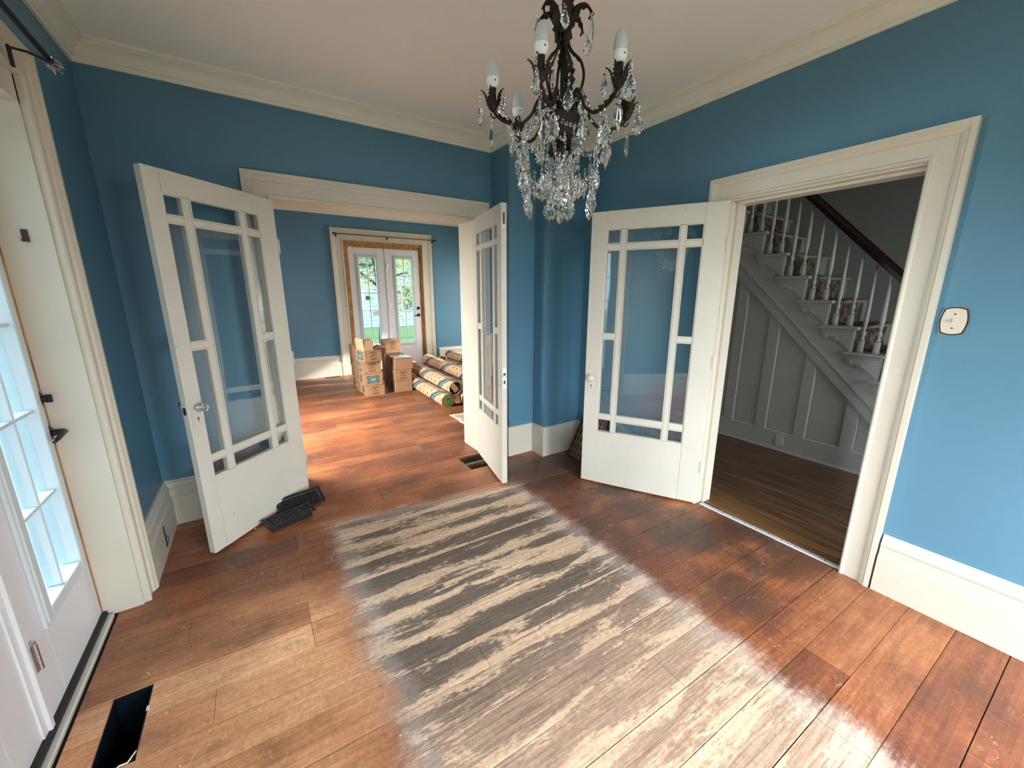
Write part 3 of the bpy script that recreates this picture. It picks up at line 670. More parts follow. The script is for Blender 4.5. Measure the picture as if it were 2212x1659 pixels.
d3 = leaf_door('door_3', 'glazed door open into the room from the hall doorway, white porcelain knob', (2.51, 1.428), a3, .855, .043, .015, 2.048,
          ((.128, .232), (.268, .610), (.645, .742)), zz3, (.803, .87, 'porcelain'), swap=-1, missing=(4,))
# hardware on door edges
def edge_hw(t, w, th, sw):
    y0, y1 = (0, th) if sw > 0 else (-th, 0)
    o = obj('flush_bolt', MB().box((w-.001, y0+.010, 1.93), (w+.0015, y1-.010, 2.075)), M['chrome'], t)
    obj('slide', MB().box((w+.001, y0+.016, 1.96), (w+.004, y1-.016, 2.03)), M['ink'], o)
    obj('bolt_groove', MB().box((w, (y0+y1)/2-.004, .02), (w+.0006, (y0+y1)/2+.004, 1.93)), M['doorp'], t)
    lk = obj('lock_plate', MB().box((w-.001, y0+.008, .80), (w+.0015, y1-.008, .95)), M['silver'], t)
    obj('latch_hole', MB().box((w+.001, y0+.013, .89), (w+.0022, y1-.013, .915)), M['ink'], lk); obj('bolt_hole', MB().box((w+.001, y0+.015, .83), (w+.0022, y1-.015, .86)), M['ink'], lk)
edge_hw(d2, .735, .043, 1)
lk = obj('lock_plate', MB().box((.767, -.036, .78), (.7695, -.007, .93)), M['doorp'], d1); obj('latch_hole', MB().box((.769, -.032, .86), (.7703, -.012, .90)), M['ink'], lk)
obj('latch_bolt', MB().box((.735, .012, .885), (.748, .03, .90)), M['chrome'], d2)
for z in (.30, 1.05, 1.80):
    obj('hinge', MB().tube([(-.012, .006, z-.045), (-.012, .006, z+.045)], .006, 8), M['doorp'], d3)
    obj('hinge', MB().tube([(-.010, -.006, z-.045), (-.010, -.006, z+.045)], .006, 8), M['doorp'], d1)

# ------------------------------------------------------------------ exterior French doors (white, ten-lite)
def ext_door(name, label, origin, rz, leaves, h, lev, th=.045):
    """local: x along the door, front face at y=0 (room side is -y)"""
    t = thing(name, label, 'door', origin, rz, kind='structure')
    for (x0, x1, g0, g1, gz0, gz1, nm) in leaves:
        lf = obj('door_leaf', MB().box((x0, 0, .02), (g0, th, h), bev=.002).box((g1, 0, .02), (x1, th, h), bev=.002).box((g0, 0, .02), (g1, th, gz0)).box((g0, 0, gz1), (g1, th, h)), M['extdoor'], t)
        fr = MB(); k = .034
        for (a, b_, c, d) in ((g0-.022, gz0-.022, g0+k-.01, gz1+.022), (g1-k+.01, gz0-.022, g1+.022, gz1+.022), (g0+k-.0095, gz0-.022, g1-k+.0095, gz0+k-.01), (g0+k-.0095, gz1-k+.01, g1-k+.0095, gz1+.022)):
            fr.box((a, -.012, b_), (c, 0, d), bev=.003)
            cx, cz = (a+c)/2, (b_+d)/2
        for (a, b_, c, d) in ((g0-.008, gz0-.008, g0+k-.004, gz1+.008), (g1-k+.004, gz0-.008, g1+.008, gz1+.008), (g0+k-.0035, gz0-.008, g1-k+.0035, gz0+k-.004), (g0+k-.0035, gz1-k+.004, g1-k+.0035, gz1+.008)):
            fr.box((a, -.017, b_), (c, th+.01, d), bev=.003)
        obj('lite_frame', fr, M['lite'], lf)
        G0, G1, Z0, Z1 = g0+k-.004, g1-k+.004, gz0+k-.004, gz1-k+.004
        gm = (G0+G1)/2
        obj('muntin', MB().box((gm-.006, -.004, Z0), (gm+.006, th-.002, Z1), bev=.003), M['lite'], lf)
        for i in range(1, 5):
            z = Z0+(Z1-Z0)*i/5
            obj('muntin', MB().box((G0, -.0035, z-.006), (G1, th-.003, z+.006), bev=.003), M['lite'], lf)
        for i in range(5):
            for (p, q) in ((G0, gm), (gm, G1)):
                obj('glass_pane', MB().box((p+.002, th/2-.002, Z0+(Z1-Z0)*i/5+.001), (q-.002, th/2+.002, Z0+(Z1-Z0)*(i+1)/5-.001)), M['panex'], lf)
    lx, lz, s, dbz = lev
    db = obj('deadbolt', MB().lathe([(.031, 0), (.031, .006), (.026, .010), (.014, .012), (.012, .026), (.008, .028)], (lx, 0, dbz), 20, 'y', -1).box((lx-.005, -.040, dbz-.016), (lx+.005, -.020, dbz+.016), bev=.002), M['black'], t)
    lv = obj('lever_rose', MB().lathe([(.032, 0), (.032, .006), (.026, .011), (.013, .014), (.012, .050), (.009, .052)], (lx, 0, lz), 20, 'y', -1), M['black'], t)
    obj('lever_handle', MB().tube([(lx, -.050, lz), (lx+s*.03, -.053, lz+.001), (lx+s*.07, -.051, lz-.006), (lx+s*.105, -.046, lz-.012)], [.010, .009, .0085, .007], 10), M['black'], lv, True)
    return t
# left door: plane x=-.77, local x runs with world -y ; room side must be +x world -> rotate so that -y_local = +x
dl = ext_door('door_4', 'white exterior French door at the left edge, black lever and deadbolt', (-.77, 2.345, 0), PI/2, 
     [(-.585, 0, -.435-.0, -.065, .345, 2.085, 'a'), (-1.275, -.615, -1.175, -.80, .345, 2.085, 'b')], 2.16, (-.030, .935, -1, 1.08))
obj('astragal', MB().box((-.612, -.016, .02), (-.588, 0, 2.16), bev=.003).box((-.640, -.006, .02), (-.612, 0, 2.16)), M['extdoor'], dl)
for z in (.31, 1.15, 1.95):
    hg = obj('hinge', MB().box((-.598, -.019, z-.05), (-.560, -.0155, z+.05)), M['chrome'], dl)
    for i in range(5): obj('hinge_knuckle', MB().tube([(-.579, -.022, z-.05+i*.02), (-.579, -.022, z-.031+i*.02)], .0065, 10), M['chrome'], hg)
obj('door_sweep', MB().box((-1.28, -.020, .006), (0, .02, .036)), M['gummy'], dl)
obj('sill', MB().box((-1.28, -.040, -.002), (0, .05, .018), bev=.003), M['sill'], dl)
obj('screw_plug', MB().lathe([(.006, 0), (.005, .001)], (-.022, 0, .60), 10, 'y', -1), M['ink'], dl)
df = ext_door('door_5', 'white French doors to the garden in the far room', (1.54, YF+.03, 0), 0,
     [(0, .652, .145, .505, .50, 2.155, 'a'), (.662, 1.31, .82, 1.18, .50, 2.155, 'b')], 2.30, (1.255, 1.06, -1, 1.195))
obj('astragal', MB().box((.648, -.012, .02), (.668, 0, 2.30), bev=.003), M['extdoor'], df)
for z in (.5, 1.25, 2.0): obj('hinge', MB().tube([(.69, -.010, z-.05), (.69, -.010, z+.05)], .007, 8), M['chrome'], df)
obj('sill', MB().box((-.1, -.05, 0), (1.42, .06, .03)), M['gummy'], df)
obj('suction_cup', MB().lathe([(.045, 0), (.03, .008), (.012, .012)], (.285, -.018, 1.40), 16, 'y', -1), M['green'], df)
obj('paper_sticker', MB().box((.36, -.004, 1.07), (.46, -.002, 1.15)), M['paper'], df); obj('paper_sticker', MB().box((1.05, -.004, 1.15), (1.13, -.002, 1.22)), M['paper'], df)
obj('paper_sticker', MB().box((.26, -.016, 1.73), (.33, -.014, 1.80)), M['paper'], df)
# curtain rods
t = thing('curtain_rod', 'thin dark curtain rod above the far garden door', 'curtain rod', (2.24, YF-.04, 2.49))
obj('rod', MB().tube([(-.90, -.05, 0), (.90, -.05, 0)], .007, 8), M['bronze'], t, True)
for x in (-.88, 0, .88): obj('bracket', MB().tube([(x, .0, -.02), (x, -.03, -.015), (x, -.05, -.004)], .006, 6).box((x-.012, -.004, -.045), (x+.012, 0, .012)), M['bronze'], t)
for s in (-1, 1): obj('finial', MB().lathe([(.010, 0), (.014, .008), (.016, .02), (.020, .035), (.008, .038)], (s*.90, -.05, 0), 10, 'x', s), M['bronze'], t)
t = thing('curtain_rod', 'dark curtain rod with glass finial above the left exterior door', 'curtain rod', (-.50, 2.28, 2.312))
obj('rod', MB().tube([(0, 0, 0), (0, -1.3, 0)], .0095, 10), M['black'], t, True)
obj('bracket', MB().tube([(-.092, -.02, -.012), (-.088, -.02, .008), (-.05, -.02, .006), (-.012, -.02, -.006), (0, -.02, -.012), (.010, -.02, -.003)], .0045, 6).box((-.096, -.028, -.05), (-.088, -.012, .014)), M['black'], t)
b = MB()
for i in range(7):
    a = 2*PI*i/7; c, s = math.cos(a), math.sin(a); r = .006
    b.add([(r*c, .0, r*s), (.020*math.cos(a-.3), .014, .020*math.sin(a-.3)), (.026*c, .055, .026*s), (.020*math.cos(a+.3), .014, .020*math.sin(a+.3)), (r*c*.6, .05, r*s*.6)], [(0, 1, 2, 3), (0, 1, 4), (1, 2, 4), (2, 3, 4), (3, 0, 4)])
b.lathe([(.010, -.002), (.016, .01), (.012, .03), (.005, .042)], (0, 0, 0), 8, 'y', 1)
obj('finial', b, M['crystal'], t)
# flat hook on the jamb, cable clip in baseboard
t = tag(obj('wall_hook', MB().box((-.706, 2.352, 1.69), (-.690, 2.362, 1.735)).box((-.706, 2.34, 1.69), (-.690, 2.356, 1.70)), M['brown']), 'small brown latch plate high on the left door reveal', 'hook')
t = thing('cable_outlet', 'black slotted cable hole in the left baseboard', 'outlet', (XL+.037, 2.80, .11))
obj('slot', MB().box((-.001, -.004, -.065), (.004, .006, .065), bev=.001), M['gummy'], t)
obj('ring', MB().tube([(.006+.0, .020+.018*math.cos(a), -.03+.022*math.sin(a)) for a in [i*PI/6 for i in range(13)]], .002, 5, False), M['chrome'], t)
# light switch
t = thing('light_switch', 'cream light switch with a dark-edged curvy plate right of the doorway', 'switch', (XR, .394, 1.38))
def plate(w, h, d0, d1, n=8):
    pts = []
    for i in range(n+1):
        u = -1+2*i/n; pts.append((u*w*.80, h*(1-.14*u*u)))
    for i in range(n+1):
        u = 1-2*i/n; pts.append((w*(1-.20*u*u), u*h*.80))
    for i in range(n+1):
        u = 1-2*i/n; pts.append((u*w*.80, -h*(1-.14*u*u)))
    for i in range(n+1):
        u = -1+2*i/n; pts.append((-w*(1-.20*u*u), u*h*.80))
    return MB().prism(pts, d0, d1, 'yz')
obj('outer_rim', plate(.046, .064, 0, -.004), M['chrome'], t); obj('dark_band', plate(.0435, .061, -.004, -.0055), M['ink'], t)
obj('face_plate', plate(.038, .0555, -.0055, -.008), M['porc'], t)
for z in (-.030, .030): obj('screw', MB().lathe([(.0035, 0), (.003, .0012)], (-.008, 0, z), 10, 'x', -1), M['ink'], t)
sl = obj('toggle_slot', MB().box((-.0082, -.006, -.013), (-.009, .006, .013)), M['sill'], t)
obj('toggle', MB().box((-.009, -.004, -.002), (-.020, .004, .009), bev=.001), M['porc'], t)

# ------------------------------------------------------------------ staircase
XS = 4.12; RUN, RISE = .2015, .2085
st = thing('staircase', 'open white-panelled staircase in the hall with turned balusters', 'staircase', (XS, 1.5, 0))
def S(p): return (p[0]-XS, p[1]-1.5, p[2])
class SB(MB):
    def fin(s): s.v = [S(v) for v in s.v]; return s
def nose(k): return 1.745+RUN*k, 1.855+RISE*k          # k=0 is the tread at z 1.855
for k in range(-8, 7):
    yn, z = nose(k)
    if z < .1: continue
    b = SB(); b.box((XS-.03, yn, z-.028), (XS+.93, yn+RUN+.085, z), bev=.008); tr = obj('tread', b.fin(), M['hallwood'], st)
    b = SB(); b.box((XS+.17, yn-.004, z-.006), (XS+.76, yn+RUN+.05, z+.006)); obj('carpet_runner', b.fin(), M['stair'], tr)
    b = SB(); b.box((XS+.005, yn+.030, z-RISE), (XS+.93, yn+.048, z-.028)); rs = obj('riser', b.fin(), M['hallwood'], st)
    b = SB(); b.box((XS+.17, yn+.022, z-RISE), (XS+.76, yn+.031, z-.028)); obj('worn_riser_face', b.fin(), M['stair'], rs)
    # moulding and bracket scrolls under the tread end
    b = SB(); b.box((XS-.018, yn+.022, z-.046), (XS, yn+RUN+.06, z-.028), bev=.004); obj('nosing_moulding', b.fin(), M['hallwood'], st)
    br = SB(); pts = [(yn+.034, z-.046), (yn+.034, z-RISE+.0), (yn+.050, z-RISE+.004)]
    for i in range(9):
        u = i/8; pts.append((yn+.050+.10*u, z-RISE+.02+.085*(1-math.cos(u*PI))/2+.012*math.sin(u*2*PI)))
    for i in range(7):
        a = -PI/2+PI*i/6; pts.append((yn+.150+.060*(i/6)+.0, z-.115+.030*math.sin(a+PI/2)*.6))
    pts += [(yn+.245, z-.070), (yn+.245, z-.046)]
    br.prism(pts, XS-.010, XS+.001, 'yz'); bk = obj('bracket', br.fin(), M['hallwood'], st)
    for cy_, cz_ in ((yn+.225, z-.085), (yn+.150, z-.112)):
        sp = SB(); sp.tube([(XS-.012, cy_+(.020-.0016*i)*math.cos(i*.6), cz_+(.020-.0016*i)*math.sin(i*.6)) for i in range(11)], .0035, 5); obj('scroll', sp.fin(), M['hallwood2'], bk)
# balusters
bal_prof = [(.006, 0)]
def baluster_mb(h):
    b = MB(); b.box((-.019, -.019, 0), (.019, .019, .095), bev=.002)
    pr = [(.010, .095), (.019, .102), (.019, .112), (.011, .120), (.013, .135), (.021, .150), (.019, .166), (.011, .180), (.012, .190), (.018, .196), (.012, .204), (.017, .225), (.021, .255), (.021, .300), (.017, .42), (.0145, .52), (.013, .53), (.016, .536), (.013, .542), (.012, .60), (.010, h)]
    b.lathe([(r*.82, z) for r, z in pr], (0, 0, 0), 12); return b
proto = {}
for k in range(-8, 5):
    yn, z = nose(k)
    if z < .1: continue
    for j in (0, 1):
        yb = yn+.184-.101*(1-j)
        h = .70+(.10 if j else 0)
        zt = rt_ = (1.655+.655+ (yb-1.706)*1.0)   # underside of rail
        h = max(.66, (2.30+(yb-1.706)*1.008)-z-.005)
        key = round(h, 2)
        if key not in proto: proto[key] = obj('baluster', baluster_mb(h), M['hallwood2'], st, True, loc=S((XS+.035, yb, z)))
        else: inst(proto[key], 'baluster', st, S((XS+.035, yb, z)))
def zr(y): return 2.326+(y-1.706)*1.008
b = SB(); prof = [(-.030, -.004), (.030, -.004), (.034, .028), (.026, .052), (.008, .062), (-.008, .062), (-.026, .052), (-.034, .028)]
b.add([(XS+.035+p, y, zr(y)+q*1.42) for y in (-.3, 3.2) for p, q in prof], [(i, (i+1) % 8, 8+(i+1) % 8, 8+i) for i in range(8)]+[tuple(range(8)), tuple(range(15, 7, -1))])
obj('handrail', b.fin(), M['rail'], st)
# stringer, diagonal rail and panelling
def quadyz(mb, pts, x0, x1): mb.prism(pts, x0, x1, 'yz')
b = SB()
for k in range(-8, 7):
    yn, z = nose(k)
    if z < .1: continue
    quadyz(b, [(yn+.036, z-.028), (yn+RUN+.036, z-.028), (yn+RUN+.036, max(yn+RUN+.036-.40, 0)), (yn+.036, max(yn+.036-.40, 0))], XS, XS+.02)
obj('stringer', b.fin(), M['hallwood'], st)
b = SB(); quadyz(b, [(.5, .12), (3.2, 2.82), (3.2, 2.69), (.5, .0)], XS-.012, XS+.01); obj('diagonal_rail', b.fin(), M['hallwood'], st)
b = SB(); quadyz(b, [(.5, .124), (3.2, 2.824), (3.2, 2.812), (.5, .112)], XS-.018, XS-.010); obj('rail_bead', b.fin(), M['hallwood'], st)
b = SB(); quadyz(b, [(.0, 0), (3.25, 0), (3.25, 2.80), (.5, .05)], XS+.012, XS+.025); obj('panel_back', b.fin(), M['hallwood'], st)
stiles = [(1.03-.09, 1.035), (1.125, 1.39), (1.477, 1.729), (1.815, 2.05), (2.141, 2.38), (2.47, 2.70), (2.80, 3.02)]
# panels lie between these y intervals
pan = [(.70, 1.037), (1.125, 1.392), (1.477, 1.729), (1.820, 2.050), (2.141, 2.38), (2.47, 2.71), (2.80, 3.03)]
pan[0] = (.80, 1.037); 
b = SB(); b.box((XS-.004, 0, 0), (XS+.012, 3.25, .185)); obj('bottom_rail', b.fin(), M['hallwood'], st)
edges = []
for i in range(len(pan)-1): edges.append((pan[i][1], pan[i+1][0]))
edges.append((pan[-1][1], 3.25))
for (y0, y1) in edges:
    b = SB(); quadyz(b, [(y0, .185), (y1, .185), (y1, y1-.49), (y0, y0-.49)], XS-.004, XS+.012); obj('stile', b.fin(), M['hallwood'], st)
for (y0, y1) in pan:
    zt0, zt1 = max(y0-.505, .19), y1-.505
    b = SB(); w = .016
    quadyz(b, [(y0+w, .185+w), (y1-w, .185+w), (y1-w, zt1-w), (y0+w, max(zt0-w*.2, .2))], XS+.008, XS+.012)
    pn = obj('panel', b.fin(), M['hallwood'], st)
    b = SB()
    for (p, q) in (((y0, .185), (y0, zt0)), ((y1, .185), (y1, zt1)), ((y0, .185), (y1, .185)), ((y0, zt0), (y1, zt1))):
        b.tube([(XS+.0055, p[0], p[1]), (XS+.0055, q[0], q[1])], .0085, 6)
    obj('panel_moulding', b.fin(), M['hallwood2'], pn)
b = SB(); b.box((XS-.010, 0, .0), (XS-.003, 3.25, .022), bev=.002); obj('shoe_moulding', b.fin(), M['hallwood2'], st)
t = thing('wall_outlet', 'double power outlet low on the stair panelling', 'outlet', (XS-.004, 1.578, .112))
obj('cover_plate', MB().box((-.006, -.035, -.057), (0, .035, .057), bev=.002), M['hallwood2'], t)
for z in (-.021, .021):
    o = obj('socket', MB().lathe([(.016, 0), (.016, .002)], (-.006, 0, z), 16, 'x', -1), M['porc'], t)
    for y in (-.006, .006): obj('slot', MB().box((-.0095, y-.0013, z-.004), (-.0078, y+.0013, z+.006)), M['ink'], o)

# ------------------------------------------------------------------ floor register covers at the foot of door_1
def register(name, label, loc, rot, up_face=True):
    t = thing(name, label, 'vent cover', loc); t.rotation_euler = rot; t['group'] = None; del t['group']
    W2, D2 = .150, .070
    fr = MB(); k = .020
    fr.box((-W2, -D2, 0), (W2, -D2+k, .005), bev=.0015).box((-W2, D2-k, 0), (W2, D2, .005), bev=.0015).box((-W2, -D2+k, 0), (-W2+k, D2-k, .005)).box((W2-k, -D2+k, 0), (W2, D2-k, .005))
    obj('face_frame', fr, M['blackm'], t)
    g = MB()
    def rib(pts, r=.0042): g.tube(pts, r, 6, False)
    for i in range(4):
        cx = -.099+i*.066
        for sg in (-1, 1):
            rib([(cx+sg*(.006+.013*(1-math.cos(a))/1.0*.6), .012+.014*math.sin(a)*1.0, .003) for a in [j*PI/5 for j in range(8)]])
            rib([(cx+sg*(.006+.013*(1-math.cos(a))/1.0*.6), -.012-.014*math.sin(a), .003) for a in [j*PI/5 for j in range(8)]])
        rib([(cx-.033, -.050, .003), (cx-.020, -.022, .003), (cx-.033, 0, .003), (cx-.020, .022, .003), (cx-.033, .050, .003)])
        rib([(cx, -.050, .003), (cx, -.03, .003), (cx, .03, .003), (cx, .050, .003)], .003)
    rib([(.099, -.05, .003), (.112, -.022, .003), (.099, 0, .003), (.112, .022, .003), (.099, .05, .003)])
    g.v = [(x_, y_, .003+(z_-.003)*.35) for x_, y_, z_ in g.v]
    obj('scroll_grille', g, M['blackm'], t)
    obj('damper_box', MB().box((-.125, -.048, -.042), (.125, .048, -.006)).box((-.118, -.044, -.006), (.118, .044, 0)), M['black'], t)
    return t
c0 = Vector((.035, 2.775, .052)); ang = math.atan2(2.736-2.674, .158+.067)
register('vent_cover', 'black scrollwork register cover lying flat in front of the other', c0, (0.02, -.02, ang))
register('vent_cover', 'black register cover tipped on edge behind the flat one', (.118, 2.950, .050), (math.radians(34), 0, ang-.03))
# brown grille leaning in the corner
gr = thing('wall_grille', 'brown metal grille leaning on the wall behind the hall door', 'grille', (2.335, 2.47, .004))
gr.rotation_euler = (0, math.radians(-62), 0)
# local: x up the grille (leans to +x wall), y across
b = MB(); Lg, Wg = .43, .155
b.box((0, -Wg, -.006), (.018, Wg, .006)).box((Lg-.018, -Wg, -.006), (Lg, Wg, .006)).box((0, -Wg, -.006), (Lg, -Wg+.018, .006)).box((0, Wg-.018, -.006), (Lg, Wg, .006)); obj('frame', b, M['brown'], gr)
for i in range(1, 8):
    obj('bar', MB().box((.012, -Wg+i*2*Wg/8-.0025, .002), (Lg-.012, -Wg+i*2*Wg/8+.0025, .008)), M['tan'], gr)
for i in range(1, 6):
    obj('bar', MB().box((i*Lg/6-.0025, -Wg+.012, .003), (i*Lg/6+.0025, Wg-.012, .009)), M['tan'], gr)
obj('backing', MB().box((.01, -Wg+.01, -.008), (Lg-.01, Wg-.01, -.002)), M['brown'], gr)

# ------------------------------------------------------------------ cartons in the far room
def printmarks(t, face, w, h, kind):
    """face: matrix placing the local print plane (x right, y up, z out) at the face centre"""
    if kind == 'mark':
        text_part('printed_mark', 'ID:G', h*.26, M['ink'], t, face @ Matrix.Translation((0, -h*.02, .0006)))
        b = MB()
        for i, (yy, ww) in enumerate(((.34, .16), (.28, .22), (.22, .26), (-.22, .20), (-.28, .16), (-.33, .20))): b.box((-ww*w, yy*h-.0025, .0003), (ww*w, yy*h+.0020, .0009))
        b.box((-.40*w, -.40*h, .0003), (-.24*w, -.385*h, .0009)).prism([(-.012, .13*h), (0, .09*h), (.012, .13*h), (0, .19*h)], .0003, .0009)
        b.xf(face); obj('printed_lines', b, M['ink'], t)
    elif kind == 'oval':
        b = MB().box((-.33*w, -.33*h, .0003), (.33*w, .33*h, .0009)).xf(face); l = obj('label_panel', b, M['teal'], t)
        b = MB().tube([(.29*w*math.cos(a), .27*h*math.sin(a), .0016) for a in [i*PI/12 for i in range(25)]], .0016, 5, False)
        for i in range(4): b.box((-.16*w, (.10-.07*i)*h-.002, .0009), (.16*w, (.10-.07*i)*h+.002, .0016))
        b.xf(face); obj('label_print', b, M['inkw'], l)
    elif kind == 'side':
        b = MB().box((-.28*w, -.30*h, .0003), (.0*w, .30*h, .0009)).box((.15*w, -.2*h, .0003), (.22*w, .2*h, .0009)).xf(face); obj('printed_panel', b, M['teal'], t)
def carton(label, x, y, z, w, d, h, rz, front, side='side', top=True, grp='stacked cardboard cartons'):
    t = thing('carton', label, 'box', (x, y, z), rz)
    obj('box_body', MB().box((-w/2, -d/2, .0008), (w/2, d/2, h-.0015), bev=.002), M['card'], t)
    obj('tape', MB().box((-w/2-.0006, -.012, h-.0014), (w/2+.0006, .012, h-.0007)), M['cardlight'], t)
    F = Matrix.Translation((0, -d/2, h/2)) @ Matrix.Rotation(PI/2, 4, 'X')
    if front: printmarks(t, F, w, h, front)
    Sd = Matrix.Translation((-w/2, 0, h/2)) @ Matrix.Rotation(-PI/2, 4, 'Z') @ Matrix.Rotation(PI/2, 4, 'X')
    if side: printmarks(t, Sd, d, h, side)
    return t
Wc, Dc, Hc_ = .262, .312, .172
carton('bottom carton of the nearest left stack, black print facing front', 1.382, 5.985, 0, Wc, Dc, .170, .0, 'mark')
carton('second carton up in the nearest left stack, dark oval label in front', 1.360, 5.975, .171, Wc, Dc, .171, -.02, 'oval')
carton('third carton up in the nearest left stack, under the open box', 1.352, 5.985, .343, Wc, Dc, .178, .02, 'mark', 'oval')
names_ = {0: 'floor', 1: 'second', 2: 'third', 3: 'top'}
for i in range(3): carton(f'{["bottom","second","third"][i]} carton in the middle column behind the open box', 1.372+.004*i, 6.30, i*Hc_, Wc, Dc, Hc_-.001, .01*(-1)**i, None, 'mark')
for i in range(4): carton(f'{["bottom","second","third","topmost"][i]} carton in the rear left column beside the door casing', 1.390-.008*i, 6.63, i*Hc_, Wc, Dc, Hc_-.001, .015*(-1)**i, None, 'mark' if i % 2 else 'side')
carton('bottom carton of the right stack beside the rolls', 1.822, 6.02, 0, Wc, Dc, .1735, .0, None)
carton('middle carton of the right stack, black print facing front', 1.822, 6.02, .1745, Wc, Dc, .1735, -.01, 'mark')
carton('top carton of the right stack under clear plastic', 1.835, 6.015, .349, Wc+.012, Dc, .1735, .02, None)
for i in range(3): carton(f'{["bottom","second","top"][i]} carton in the column behind the plastic-topped stack', 1.83+.02*(i == 2), 6.345, i*.1765, Wc, Dc, .176, -.01, None)
for i in range(4): carton(f'{["bottom","second","third","top"][i]} carton in the rear right column against the garden door', 1.955, 6.93, i*.1755, .262, .30, .175, 0, 'mark' if i == 3 else None)
# open carton
t = thing('open_carton', 'open carton with raised flaps and packing inside on top of the left stack', 'box', (1.345, 5.93, .5225), .22)
w, d, h = .258, .300, .175; th = .004
obj('box_body', MB().box((-w/2, -d/2, 0), (w/2, -d/2+th, h)).box((-w/2, d/2-th, 0), (w/2, d/2, h)).box((-w/2, -d/2, 0), (-w/2+th, d/2, h)).box((w/2-th, -d/2, 0), (w/2, d/2, h)).box((-w/2, -d/2, 0), (w/2, d/2, th)), M['card'], t)
def flap(p0, p1, out, ln, mat=None):
    p0, p1 = Vector(p0), Vector(p1); o_ = Vector(out).normalized()*ln; n_ = (p1-p0).cross(o_).normalized()*.003
    vs = [p0, p1, p1+o_, p0+o_]; vs = [v-n_*.5 for v in vs]+[v+n_*.5 for v in vs]
    return MB().add(vs, [(3, 2, 1, 0), (4, 5, 6, 7), (0, 1, 5, 4), (1, 2, 6, 5), (2, 3, 7, 6), (3, 0, 4, 7)])
f1 = obj('flap', flap((-w/2, -d/2, h), (-w/2, d/2*0+.10, h), (-.10, 0, 1), .165), M['cardlight'], t)
obj('flap', flap((-w/2, -d/2, h), (w/2*.0+.0, -d/2, h), (.0, -.25, 1), .15), M['cardlight'], t)
obj('flap', flap((0, -d/2+.002, h), (w/2, -d/2+.002, h), (.12, -.9, .35), .10), M['card'], t)
obj('flap', flap((w/2, -d/2, h), (w/2, d/2, h), (1, 0, .35), .09), M['card'], t)
obj('flap', flap((w/2, d/2, h), (-w/2, d/2, h), (0, .25, .9), .12), M['cardin'], t)
obj('packing_foam', MB().tube([(.02, .06, h-.05), (.01, .06, h+.03), (.02, .05, h+.09)], [.055, .06, .04], 10), M['foam'], t, True)
F = Matrix.Translation((0, -d/2, h/2)) @ Matrix.Rotation(PI/2, 4, 'X'); printmarks(t, F, w, h, 'mark')
Sd = Matrix.Translation((-w/2, 0, h/2)) @ Matrix.Rotation(-PI/2, 4, 'Z') @ Matrix.Rotation(PI/2, 4, 'X'); printmarks(t, Sd, d, h, 'oval')
# plastic sheet on the right stack
b = MB(); n = 12; vs = []
for i in range(n+1):
    for j in range(n+1):
        u, v_ = i/n-.5, j/n-.5; rr = math.hypot(u-.05, v_-.1)
        vs.append((1.835+u*.27, 6.015+v_*.30, .5245+.004+.006*random.random()+(.040*max(0, 1-rr*7) if rr < .15 else 0)))
b.add(vs, [(i*(n+1)+j, (i+1)*(n+1)+j, (i+1)*(n+1)+j+1, i*(n+1)+j+1) for i in range(n) for j in range(n)])
tag(obj('plastic_sheet', b, M['poly'], smooth=True), 'crumpled clear plastic film lying on the right carton stack', 'plastic film')

